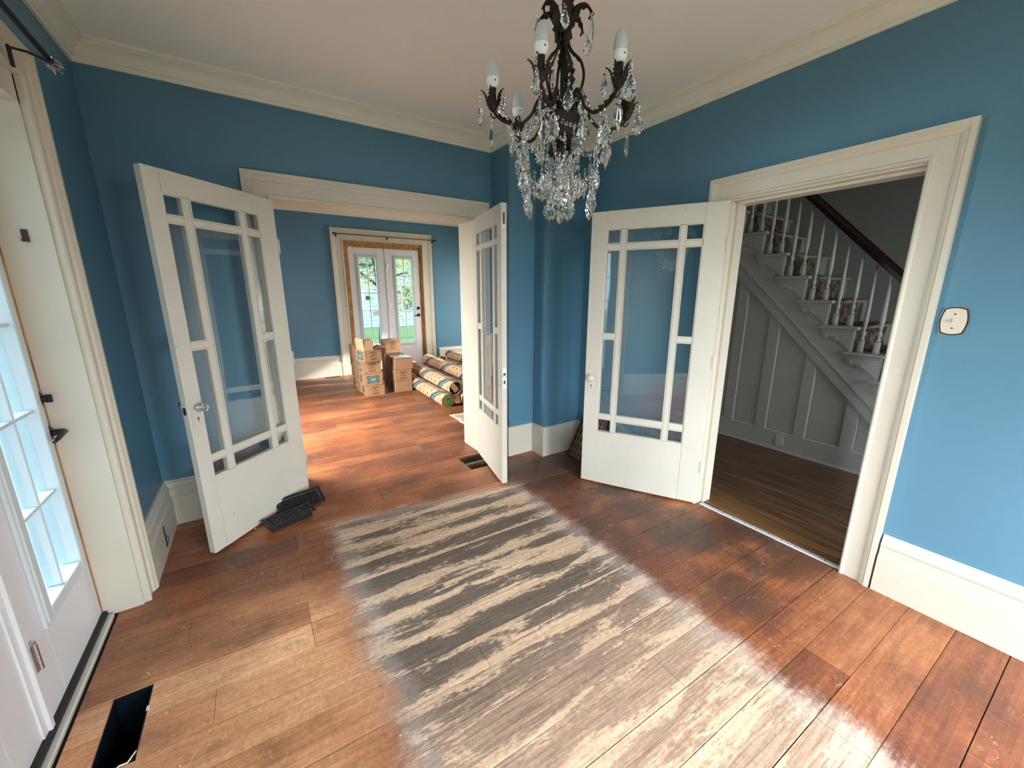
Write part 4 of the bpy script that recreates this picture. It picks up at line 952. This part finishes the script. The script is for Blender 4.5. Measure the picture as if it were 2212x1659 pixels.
# long octagonal cartons
def roll_carton(label, a, b_, r, spin=0, endopen=False, sticker=False, dark=False, name='long_carton'):
    A, B = Vector(a), Vector(b_); Lr = (B-A).length; dv = (B-A).normalized()
    t = thing(name, label, 'box', a); t.rotation_mode = 'QUATERNION'; q = dv.to_track_quat('Y', 'Z'); t.rotation_quaternion = q
    oc = [(r*math.cos(PI/8+i*PI/4+spin), r*math.sin(PI/8+i*PI/4+spin)) for i in range(8)]
    if endopen:
        b1 = MB(); ri = [(p*.93, q_*.93) for p, q_ in oc]; vs = [(p, 0, q_) for p, q_ in oc]+[(p, Lr, q_) for p, q_ in oc]+[(p, 0, q_) for p, q_ in ri]+[(p, .25, q_) for p, q_ in ri]
        fs = [(i, (i+1) % 8, 8+(i+1) % 8, 8+i) for i in range(8)]+[(16+i, 24+i, 24+(i+1) % 8, 16+(i+1) % 8) for i in range(8)]+[(i, 16+i, 16+(i+1) % 8, (i+1) % 8) for i in range(8)]+[tuple(range(24, 32)), tuple(range(8, 16))]
        b1.add(vs, fs); body = obj('tube_body', b1, M['cardlight'], t)
        for i in (0, 2, 5): 
            p0, p1 = oc[i], oc[(i+1) % 8]; mx, mz = (p0[0]+p1[0])/2, (p0[1]+p1[1])/2
            obj('end_flap', flap((p0[0], 0, p0[1]), (p1[0], 0, p1[1]), (mx*(2.2 if i == 0 else -3), -.7*r, mz*(1.2 if i != 2 else -4)), r*1.25), M['card'], t)
        obj('inner_tube', MB().tube([(0, .03, -.02), (0, .4, -.02)], r*.5, 10), M['black'], t)
    else:
        body = obj('tube_body', MB().prism(oc, 0, Lr, 'xz'), M['cardlight'], t)
        obj('end_cap', MB().prism([(p*.985, q_*.985) for p, q_ in oc], -.002, .0005, 'xz'), M['card'], t)
    ap = r*math.cos(PI/8)
    # printed bands lying on each facet
    bands = MB(); line = MB(); marks = MB()
    L_ = 2*r*math.sin(PI/8)
    for i in range(8):
        am = PI/4+i*PI/4+spin; n_ = Vector((math.cos(am), 0, math.sin(am))); tt = Vector((-math.sin(am), 0, math.cos(am)))
        y = -.9+i*.105
        while y < Lr+.2:
            q4 = [(-L_/2, y), (L_/2, y+.105), (L_/2, y+.265), (-L_/2, y+.16)]
            q4 = [(s_, min(max(yy, .002), Lr-.002)) for s_, yy in q4]
            if max(p[1] for p in q4)-min(p[1] for p in q4) > .03:
                vs = [n_*(ap+.0008)+tt*s_+Vector((0, yy, 0)) for s_, yy in q4]; bands.add(vs, [(0, 1, 2, 3)])
                m_ = [(q4[0][0], q4[0][1]+.05), (q4[1][0], q4[1][1]+.05), (q4[1][0], q4[1][1]+.065), (q4[0][0], q4[0][1]+.065)]
                if all(0 < p[1] < Lr for p in m_): line.add([n_*(ap+.0014)+tt*s_+Vector((0, yy, 0)) for s_, yy in m_], [(0, 1, 2, 3)])
            for dy in (.34, .50, .64):
                yc = y+dy
                if .03 < yc < Lr-.03:
                    for (s0, s1, y0_, y1_) in ((-.018, -.004, -.016, .016), (.002, .008, -.014, .014), (.011, .018, -.012, .012)):
                        marks.add([n_*(ap+.0010)+tt*s_+Vector((0, yc+yy, 0)) for s_, yy in ((s0, y0_), (s1, y0_), (s1, y1_), (s0, y1_))], [(0, 1, 2, 3)])
            y += .78
    obj('printed_band', bands, M['teal'], t, rec=False); obj('pale_print_line', line, M['inkw'], t, rec=False); obj('printed_mark', marks, M['ink'], t, rec=False)
    if sticker:
        s_ = obj('green_sticker', MB().box((-.032, -.0045, -.055), (.030, -.002, .055)), M['green'], t)
        obj('sticker_print', MB().box((-.022, -.0052, .022), (.020, -.0044, .032)).box((-.022, -.0052, .010), (.016, -.0044, .016)).box((-.012, -.0052, -.042), (.004, -.0044, -.030)), M['ink'], s_)
    return t
rr_ = .098; zc = rr_*math.cos(PI/8)+.001
roll_carton('nearest long octagonal carton with a green sticker on its end', (2.035, 4.69, zc), (2.07, 6.62, zc), rr_, sticker=True)
roll_carton('long carton with a torn open end lying on the floor right of the stickered one', (2.315, 4.66, zc), (2.36, 6.60, zc), rr_, endopen=True)
roll_carton('long carton with flaps torn open lying across the two front ones', (2.165, 4.72, zc+.150), (2.225, 6.65, zc+.150), rr_, endopen=True)
roll_carton('shadowed floor carton behind the torn one', (2.515, 4.95, zc), (2.565, 7.0, zc), rr_)
roll_carton('third floor carton from the left, half hidden by the open door', (2.722, 4.97, zc), (2.775, 7.0, zc), rr_)
roll_carton('long grey-lit carton resting between the floor cartons, teal bands', (2.62, 4.95, zc+.170), (2.68, 7.10, zc+.170), rr_, name='long_carton')
roll_carton('sunlit pale floor carton near the garden door', (3.22, 5.75, zc), (3.20, 7.35, zc), rr_)
roll_carton('sunlit floor carton deepest behind the open door leaf', (3.52, 5.6, zc), (3.50, 7.5, zc), rr_)
roll_carton('sunlit carton lying highest beside the far baseboard', (3.385, 5.65, zc+.150), (3.33, 7.52, zc+.150), rr_)
t = tag(obj('cardboard_flap', MB().prism([(0, 0), (.10, -.05), (.20, -.03), (.22, .06), (.10, .10), (.01, .07)], 0, .004, 'xz'), M['cardin'], loc=(2.98, 7.40, .15)), 'torn brown cardboard flap at the end of the sunlit carton', 'cardboard')
b = MB(); rs = random.Random(5)
for i in range(26):
    x, y = 3.72+rs.random()*.5, 7.0+rs.random()*.45; z = .02+rs.random()*.30; a = rs.random()*3; L_ = .12+rs.random()*.2
    b.tube([(x, y, z), (x+L_*.5*math.cos(a), y+L_*.3*math.sin(a), z+.05*rs.random()), (x+L_*math.cos(a), y+L_*.6*math.sin(a), z+.04*rs.random())], [.012, .02, .006], 4)
tag(obj('packing_scraps', b, M['paper']), 'heap of pale packing strips behind the sunlit cartons', 'packaging', kind='stuff')

# ------------------------------------------------------------------ chandelier
CX, CY = .824, 1.003
ch = thing('chandelier', 'dark bronze six-arm chandelier with candle bulbs and hanging crystals', 'chandelier', (CX, CY, HC))
def Z(z): return z-HC
def P(r, a, z): return (r*math.cos(a), r*math.sin(a), Z(z))
obj('ceiling_canopy', MB().lathe([(.065, 0), (.065, -.012), (.045, -.03), (.012, -.04), (.010, -.05)], (0, 0, 0), 20), M['bronze'], ch, True)
b = MB()
zc_ = 2.70
k = 0
while zc_ > 2.38:
    s = k % 2
    b.tube([((.010*math.cos(a) if s else 0), (0 if s else .010*math.cos(a)), Z(zc_)+.017*math.sin(a)) for a in [i*PI/6 for i in range(13)]], .0025, 5, False); zc_ -= .026; k += 1
obj('chain', b, M['bronze'], ch)
obj('centre_rod', MB().tube([(0, 0, Z(2.375)), (0, 0, Z(1.99))], .0055, 10), M['bronze'], ch, True)
obj('urn', MB().lathe([(.008, Z(1.905)), (.010, Z(1.915)), (.012, Z(1.938)), (.034, Z(1.943)), (.045, Z(1.953)), (.050, Z(1.975)), (.052, Z(1.990)), (.056, Z(1.994)), (.054, Z(2.000)), (.030, Z(2.004)), (.012, Z(2.02))], (0, 0, 0), 28), M['bronze'], ch, True)
def leaf_mb(pts, wid, n_teeth=6, up_=(0, 0, 1), curl=.3):
    """serrated leaf along a curve"""
    V = curve(pts, 4 if len(pts) < 6 else 3); m = len(V); vs = []; fs = []
    for i, p in enumerate(V):
        d = (V[min(i+1, m-1)]-V[max(i-1, 0)]).normalized(); sd = d.cross(Vector(up_))
        sd = sd.normalized() if sd.length > .05 else Vector((0, 1, 0)); nn = sd.cross(d)
        u = i/(m-1); w_ = wid*math.sin(PI*min(1, .12+.88*u)**.8)*(1.12 if i % 3 == 0 else (.85 if i % 3 == 1 else .50))+.0008
        vs += [p+sd*w_-nn*w_*curl, p+nn*.002, p-sd*w_-nn*w_*curl, p-nn*.0015]
    for i in range(m-1):
        a = i*4; c = a+4
        fs += [(a, a+1, c+1, c), (a+1, a+2, c+2, c+1), (a+2, a+3, c+3, c+2), (a+3, a, c, c+3)]
    return MB().add(vs, fs)
def curve(pts, n=14):
    out = []; Pn = [Vector(p) for p in pts]; Pn = [Pn[0]*2-Pn[1]]+Pn+[Pn[-1]*2-Pn[-2]]
    for i in range(1, len(Pn)-2):
        for j in range(n):
            t_ = j/n; p0, p1, p2, p3 = Pn[i-1], Pn[i], Pn[i+1], Pn[i+2]
            out.append(.5*((2*p1)+(-p0+p2)*t_+(2*p0-5*p1+4*p2-p3)*t_**2+(-p0+3*p1-3*p2+p3)*t_**3))
    out.append(Pn[-2]); return out
# finial leaves under the urn
for i in range(6):
    a = i*PI/3; obj('finial_leaf', leaf_mb([P(.016, a, 1.945), P(.030, a, 1.930), P(.034, a, 1.912), P(.026, a, 1.898), P(.018, a, 1.885)], .012), M['bronze'], ch)
# crown leaves on top of the urn
for i in range(8):
    a = i*PI/4+.2; obj('urn_leaf', leaf_mb([P(.040, a, 1.998), P(.046, a, 2.012), P(.044, a, 2.028), P(.050, a, 2.042), P(.060, a, 2.050)], .013), M['bronze'], ch)
# three tall S scrolls and top scroll cluster
for i in range(6):
    a = 2.715+PI/6+i*PI/3
    if i % 2 == 0:
        pts = curve([P(.030, a, 2.020), P(.050, a, 2.050), P(.062, a, 2.090), P(.052, a, 2.130), P(.026, a, 2.158), P(.014, a, 2.185), P(.012, a, 2.220)], 5)
        obj('body_scroll', MB().tube(pts, .0040, 7), M['bronze'], ch, True)
    pts = curve([P(.012, a, 2.185), P(.014, a, 2.225), P(.030, a, 2.258), P(.058, a, 2.262), P(.076, a, 2.240), P(.070, a, 2.225)], 5)
    obj('top_scroll', MB().tube(pts, [.0055-.0001*j for j in range(len(pts))], 7), M['bronze'], ch, True)
    obj('top_leaf', leaf_mb([P(.014, a, 2.20), P(.022, a, 2.228), P(.034, a, 2.252), P(.052, a, 2.262), P(.070, a, 2.252), P(.084, a, 2.232)], .016), M['bronze'], ch)
    a2_ = a+PI/6
    if i % 2: obj('upper_leaf', leaf_mb([P(.010, a2_, 2.17), P(.018, a2_, 2.20), P(.020, a2_, 2.24), P(.030, a2_, 2.275), P(.052, a2_, 2.29)], .014), M['bronze'], ch)
    obj('body_leaf', leaf_mb([P(.012, a2_, 2.175), P(.022, a2_, 2.150), P(.032, a2_, 2.130), P(.036, a2_, 2.110), P(.036, a2_, 2.085), P(.032, a2_, 2.060), P(.028, a2_, 2.040), P(.026, a2_, 2.020)], .013) if i % 2 else leaf_mb([P(.012, a, 2.175), P(.022, a, 2.160), P(.036, a, 2.145), P(.046, a, 2.130)], .008), M['bronze'], ch)
# crystal shapes
def kite_mb(w, h, t_=.006, jag=True):
    out = [(0, 0), (-.22, -.16), (-.30, -.30), (-.42, -.42), (-.40, -.50), (-.50, -.60), (-.46, -.70), (-.34, -.78), (-.30, -.86), (-.14, -.92), (0, -1)]
    o2 = [(-x, z) for x, z in out[-2:0:-1]]; ring = out+o2; n = len(ring)
    inn = [(x*.52, -.56+(z+.56)*.58) for x, z in ring]
    vs = [(x*w, 0, z*h) for x, z in ring]+[(x*w, t_, z*h) for x, z in inn]+[(x*w, -t_, z*h) for x, z in inn]+[(0, t_*1.5, -.52*h), (0, -t_*1.5, -.52*h)]
    fs = []
    for i in range(n):
        j = (i+1) % n; fs += [(i, j, n+j, n+i), (j, i, 2*n+i, 2*n+j), (n+i, n+j, 3*n), (2*n+j, 2*n+i, 3*n+1)]
    return MB().add(vs, fs)
def icicle_mb(w, h):
    return MB().lathe([(.0012, 0), (w*.30, -h*.12), (w*.5, -h*.55), (w*.36, -h*.78), (.0006, -h)], (0, 0, 0), 6)
def bead_at(mb, p, r, ax=None):
    p = Vector(p); a = ax if ax is not None else random.random()*PI; c, s = math.cos(a), math.sin(a); n = 8; vs = []
    for k_ in (-1, 1):
        for j in range(n):
            t_ = 2*PI*j/n; u, v_ = .62*r*math.cos(t_), .62*r*math.sin(t_); vs.append(p+Vector((u*c-k_*.40*r*s, u*s+k_*.40*r*c, v_)))
    for j in range(n):
        t_ = 2*PI*j/n; u, v_ = r*math.cos(t_), r*math.sin(t_); vs.append(p+Vector((u*c, u*s, v_)))
    fs = [tuple(range(n)), tuple(range(2*n-1, n-1, -1))]
    for j in range(n):
        k2 = (j+1) % n; fs += [(j, k2, 2*n+k2, 2*n+j), (2*n+j, 2*n+k2, n+k2, n+j)]
    mb.add(vs, fs)
kite = {'L': kite_mb(.047, .078), 'M': kite_mb(.038, .062), 'S': kite_mb(.029, .047)}
ice = {'L': icicle_mb(.014, .062), 'S': icicle_mb(.011, .042)}
src = {}
def pendant(kind, p, a, beads=1):
    key = kind
    z = p[2]
    if beads:
        mb = MB()
        for i in range(beads): bead_at(mb, (p[0], p[1], z-.006-.012*i), .0058, a)
        z -= .012*beads
        obj('connector_bead', mb, M['crystal'], ch, rec=False)
    if key not in src:
        mb = kite[kind[1]] if kind[0] == 'k' else ice[kind[1]]
        src[key] = obj('crystal_pendant', mb, M['crystal'], ch, loc=(p[0], p[1], z)); src[key].rotation_euler = (0, 0, a)
    else: inst(src[key], 'crystal_pendant', ch, (p[0], p[1], z), (0, 0, a))
def strand(p0, p1, sag, n, r=.0056):
    mb = MB(); p0, p1 = Vector(p0), Vector(p1)
    for i in range(n+1):
        u = i/n; q = p0.lerp(p1, u); q.z -= sag*4*u*(1-u); bead_at(mb, q, r)
    o = obj('bead_strand', mb, M['crystal'], ch, rec=False); o['kind'] = 'stuff'; return o
rc = random.Random(11)
for k in range(6):
    a = 2.715+k*PI/3
    pts = curve([P(.030, a, 1.995), P(.040, a, 2.030), P(.058, a, 2.050), P(.074, a, 2.030), P(.090, a, 1.998), P(.125, a, 1.972), P(.165, a, 1.976), P(.192, a, 1.994), P(.200, a, 2.012)], 5)
    arm = obj('arm', MB().tube(pts, [.0050-.00003*j for j in range(len(pts))], 8), M['bronze'], ch, True)
    obj('arm_leaf', leaf_mb([P(.115, a, 1.972), P(.135, a, 1.968), P(.152, a, 1.972), P(.168, a, 1.980), P(.180, a, 1.990), P(.192, a, 2.006)], .014, curl=-.3), M['bronze'], arm)
    obj('arm_leaf', leaf_mb([P(.050, a, 2.046), P(.062, a, 2.044), P(.074, a, 2.030), P(.082, a, 2.012), P(.088, a, 2.000)], .010), M['bronze'], arm)
    obj('arm_hook', MB().tube([P(.188, a, 1.990), P(.196, a, 1.984), P(.206, a, 1.990), P(.205, a, 1.996)], .0022, 5), M['bronze'], arm)
    cup = obj('candle_cup', MB().lathe([(.004, Z(2.000)), (.012, Z(2.008)), (.016, Z(2.020)), (.014, Z(2.026))], P(.200, a, HC), 14), M['bronze'], ch, True)
    cc = Vector(P(.2, a, 2.012))
    for j in range(5):
        bb = a+j*2*PI/5; dx = Vector((math.cos(bb), math.sin(bb), 0))
        obj('cup_leaf', leaf_mb([cc+dx*.010, cc+dx*.015+Vector((0, 0, .012)), cc+dx*.018+Vector((0, 0, .024)), cc+dx*.024+Vector((0, 0, .034)), cc+dx*.034+Vector((0, 0, .040))], .010), M['bronze'], cup)
    obj('candle_sleeve', MB().lathe([(.0095, 0), (.0095, .047)], P(.2, a, 2.012), 14), M['bronze'], ch, True)
    bl = obj('bulb_base', MB().lathe([(.0095, 0), (.013, .002), (.0168, .012), (.0175, .022), (.0172, .026)], P(.2, a, 2.058), 20), M['bulbw'], ch, True)
    obj('bulb_glass', MB().lathe([(.0165, .026), (.0172, .034), (.0165, .046), (.0135, .058), (.0090, .067), (.0040, .0725), (.0008, .074)], P(.2, a, 2.058), 20), M['bulbg'], bl, True)
    obj('printed_mark', MB().box((P(.2, a, 2)[0]-.004, P(.2, a, 2)[1]-.0176, Z(2.071)), (P(.2, a, 2)[0]+.000, P(.2, a, 2)[1]-.0168, Z(2.0745))), M['ink'], bl)
    for j, kd in ((0, 'kM'), (2, 'iS'), (3, 'kS')):
        bb = a+j*2*PI/5; q = Vector(P(.2, a, 2.046))+Vector((math.cos(bb), math.sin(bb), 0))*.036
        pendant(kd, q, rc.random()*PI, 1+(j == 0))
    pendant('iL', P(.206, a, 1.986), rc.random()*3, 2)
    pendant('kL', P(.150, a+.12, 1.968), a+PI/2+rc.uniform(-.5, .5), 1)
    pendant('kM', P(.110, a-.15, 1.972), a+PI/2+rc.uniform(-.6, .6), 1)
    pendant('kS' if k % 2 else 'iL', P(.084, a+.3, 2.232-.004), rc.random()*3, 1)
    pendant('kM', P(.066, a+PI/6, 2.060), rc.random()*3, 1)
    # swags between arms, inner strands and lower cascade
    an = a+PI/3
    strand(P(.160, a, 1.972), P(.160, an, 1.972), .045, 14)
    if k % 2: strand(P(.070, a, 2.030), P(.070, an, 2.030), .022, 9)
    if k % 2: strand(P(.140, a, 1.966), P(.050, a+.5, 1.925), .020, 9)
    strand(P(.150, a, 1.968), P(.108, a+.25, 1.835), .010, 12)
    strand(P(.108, a+.25, 1.835), P(.108, an+.25, 1.835), .035, 12)
    strand(P(.048, a+.5, 1.940), P(.056, a+.55, 1.865), .0, 6)
    pendant('kL', P(.108, a+.25, 1.812), a+rc.uniform(0, 3), 1)
    pendant('kM', P(.122, a+.25, 1.870), a+rc.uniform(0, 3), 2)
    pendant('iL', P(.075, a+.75, 1.860), 0, 2)
    pendant('kL', P(.056, a+.55, 1.862), a+rc.uniform(0, 3), 1)
    pendant('iL', P(.135, a+PI/6, 1.930), 0, 2)
for k in range(4):
    a = .6+k*PI/2; strand(P(.022, a, 1.905), P(.028, a, 1.805), 0, 8); pendant('kL', P(.028, a, 1.802), a+.4, 1)
strand(P(0, 0, 1.895), P(0, 0, 1.775), 0, 10)
obj('crystal_ball', MB().lathe([(.001, Z(1.772)), (.010, Z(1.766)), (.019, Z(1.753)), (.0195, Z(1.744)), (.014, Z(1.733)), (.001, Z(1.726))], (0, 0, 0), 10), M['crystal'], ch)

# ------------------------------------------------------------------ small debris on the floor
b = MB(); rs = random.Random(21)
for i in range(520):
    if i < 330: x, y = rs.gauss(-.15, .35), rs.gauss(1.75, .42)
    elif i < 430: x, y = rs.uniform(-.4, 2.3), rs.uniform(.3, 2.9)
    else: x, y = rs.gauss(1.1, .5), rs.uniform(-.1, 1.4)
    if not (-.58 < x < 2.45 and y < 3.0) or (-.65 < x < -.49 and 1.48 < y < 1.83): continue
    s = rs.choice((.0015, .002, .003, .004, .006)) if i < 430 else .0018; a = rs.random()*PI; c, q = math.cos(a)*s, math.sin(a)*s; h = .0015+s*.25; k = rs.uniform(.25, .7)
    b.add([(x-c, y-q, .0002), (x+q*k, y-c*k, .0002), (x+c, y+q, .0002), (x-q*k, y+c*k, .0002), (x, y, h)], [(0, 1, 4), (1, 2, 4), (2, 3, 4), (3, 0, 4)])
tag(obj('floor_debris', b, simple('wood_chips', (.62, .42, .26), .8, var=.25, vs=40)), 'scattered pale wood chips and crumbs on the floorboards', 'debris', kind='stuff')

# ------------------------------------------------------------------ windows outside the frame (real openings)
def window(name, label, c, rz, w, h):
    t = thing(name, label, 'window', c, rz, kind='structure'); k = .05
    b = MB(); b.box((-w/2, -.03, 0), (-w/2+k, .03, h)).box((w/2-k, -.03, 0), (w/2, .03, h)).box((-w/2, -.03, 0), (w/2, .03, k)).box((-w/2, -.03, h-k), (w/2, .03, h)).box((-w/2, -.03, h/2-.02), (w/2, .03, h/2+.02))
    obj('sash', b, M['trim'], t)
window('window_1', 'sash window in the wall behind the camera, right', (1.62, -2.05, .45), 0, 1.04, 1.8)
window('window_2', 'sash window in the wall behind the camera, left', (.1, -2.05, .45), 0, 1.0, 1.8)
window('window_3', 'sash window in the left wall behind the camera', (-.73, -.85, .5), PI/2, 1.0, 1.75)
window('window_4', 'sash window in the far room left wall', (-.9, 4.5, .45), PI/2, 1.1, 1.75)
window('window_5', 'sunny sash window in the far room right wall', (XFR+.1, 6.2, .45), PI/2, 1.4, 1.85)

# ------------------------------------------------------------------ outside
tag(obj('lawn', MB().box((-40, -30, -.7), (40, 60, -.5)), M['grass']), 'green lawn seen through the garden door', 'lawn', kind='structure')
t = thing('porch', 'white painted porch outside the left door', 'porch', (-1.9, 3, 0), kind='structure')
obj('deck', MB().box((-1.2, -6, -.5), (1.02, 5.5, -.06)), M['deck'], t)
obj('porch_ceiling', MB().box((-1.4, -6, 2.62), (1.02, 5.5, 2.72)), M['porch'], t)
for y in (-3.6, -1.4, .8, 3.0, 5.2):
    obj('post', MB().box((-1.1, y-.09, -.06), (-.92, y+.09, 2.62), bev=.01).box((-1.13, y-.12, -.06), (-.89, y+.12, .12)).box((-1.13, y-.12, 2.5), (-.89, y+.12, 2.62)), M['porch'], t)
obj('rail', MB().box((-1.04, -6, .82), (-.96, 5.4, .88)), M['porch'], t); obj('rail', MB().box((-1.03, -6, .05), (-.97, 5.4, .10)), M['porch'], t)
b = MB(); y = -5.9
while y < 5.3: b.box((-1.015, y, .1), (-.985, y+.03, .82)); y += .11
o = obj('rail_spindles', b, M['porch'], t); o['kind'] = 'stuff'
# neighbour house and trees beyond the garden door
t = thing('house', 'pale blue sided house beyond the garden', 'house', (6.0, 24, -.5))
b = MB()
for i in range(22): b.prism([(0, i*.19), (-.03, i*.19), (-.012, i*.19+.19), (0, i*.19+.19)], -9, 9, 'yz')
b.xf(Matrix.Rotation(-PI/2, 4, 'Z') @ Matrix.Scale(-1, 4, (1, 0, 0))); 
obj('siding', MB().box((-9, .03, 0), (9, 5, 4.2)), M['siding'], t)
for i in range(21): obj('clapboard', MB().prism([(.03, i*.2), (0, i*.2), (.018, i*.2+.2), (.03, i*.2+.2)], -9, 9, 'yz'), M['siding'], t)
for x in (-4.5, -1.2, 2.2):
    f_ = obj('window', MB().box((x-.6, -.04, .9), (x+.6, .02, 2.5)), M['porch'], t); obj('pane', MB().box((x-.5, -.05, 1.0), (x+.5, -.041, 1.68)).box((x-.5, -.05, 1.74), (x+.5, -.041, 2.4)), M['teal'], f_)
obj('roof', MB().prism([(-.5, 4.2), (5.5, 4.2), (2.5, 6.4)], -9.3, 9.3, 'yz'), M['blackm'], t)
def tree(label, x, y, h, spread, mats, n, seed):
    r_ = random.Random(seed); t = thing('tree', label, 'tree', (x, y, -.5))
    obj('trunk', MB().tube([(0, 0, 0), (.1, .05, h*.3), (-.05, .1, h*.55), (.1, 0, h*.8)], [.18, .15, .11, .05], 8), M['bark'], t, True)
    tips = []
    for i in range(22):
        a = r_.random()*2*PI; z0 = h*(.30+.5*r_.random()); L_ = spread*(.5+.5*r_.random())
        e = Vector((L_*math.cos(a), L_*math.sin(a), z0+L_*r_.uniform(-.2, .55)))
        obj('branch', MB().tube([(0, .05, z0), e*.5+Vector((0, 0, z0*.5+.15)), e], [.045, .03, .010], 5), M['bark'], t)
        tips += [Vector((0, 0, z0)).lerp(e, .45), Vector((0, 0, z0)).lerp(e, .75), e]
    for gi, mm in enumerate(mats):
        b = MB()
        for i in range(n):
            c = r_.choice(tips)+Vector((r_.gauss(0, .35), r_.gauss(0, .35), r_.gauss(0, .32)-.1)); s = r_.uniform(.028, .055)
            d1_ = Vector((r_.gauss(0, 1), r_.gauss(0, 1), r_.gauss(0, 1))).normalized(); d2_ = d1_.orthogonal().normalized()
            b.add([c-d1_*s, c+d2_*s*.5, c+d1_*s, c-d2_*s*.5], [(0, 1, 2, 3)])
        o = obj('foliage', b, mm, t, rec=False); o['kind'] = 'stuff'
tree('near garden tree with yellow and green leaves seen through the left lite', 3.3, 12.4, 5.6, 1.9, (M['leafy'], M['leafg'], M['leafo']), 2800, 1)
tree('green garden tree seen through the right lite of the far door', 6.6, 17.4, 6.6, 2.2, (M['leafg'], M['leafy']), 3600, 2)
tree('yellow-leaved tree standing behind the green garden tree', 1.9, 19.4, 6.5, 2.4, (M['leafy'], M['leafo']), 2500, 3)
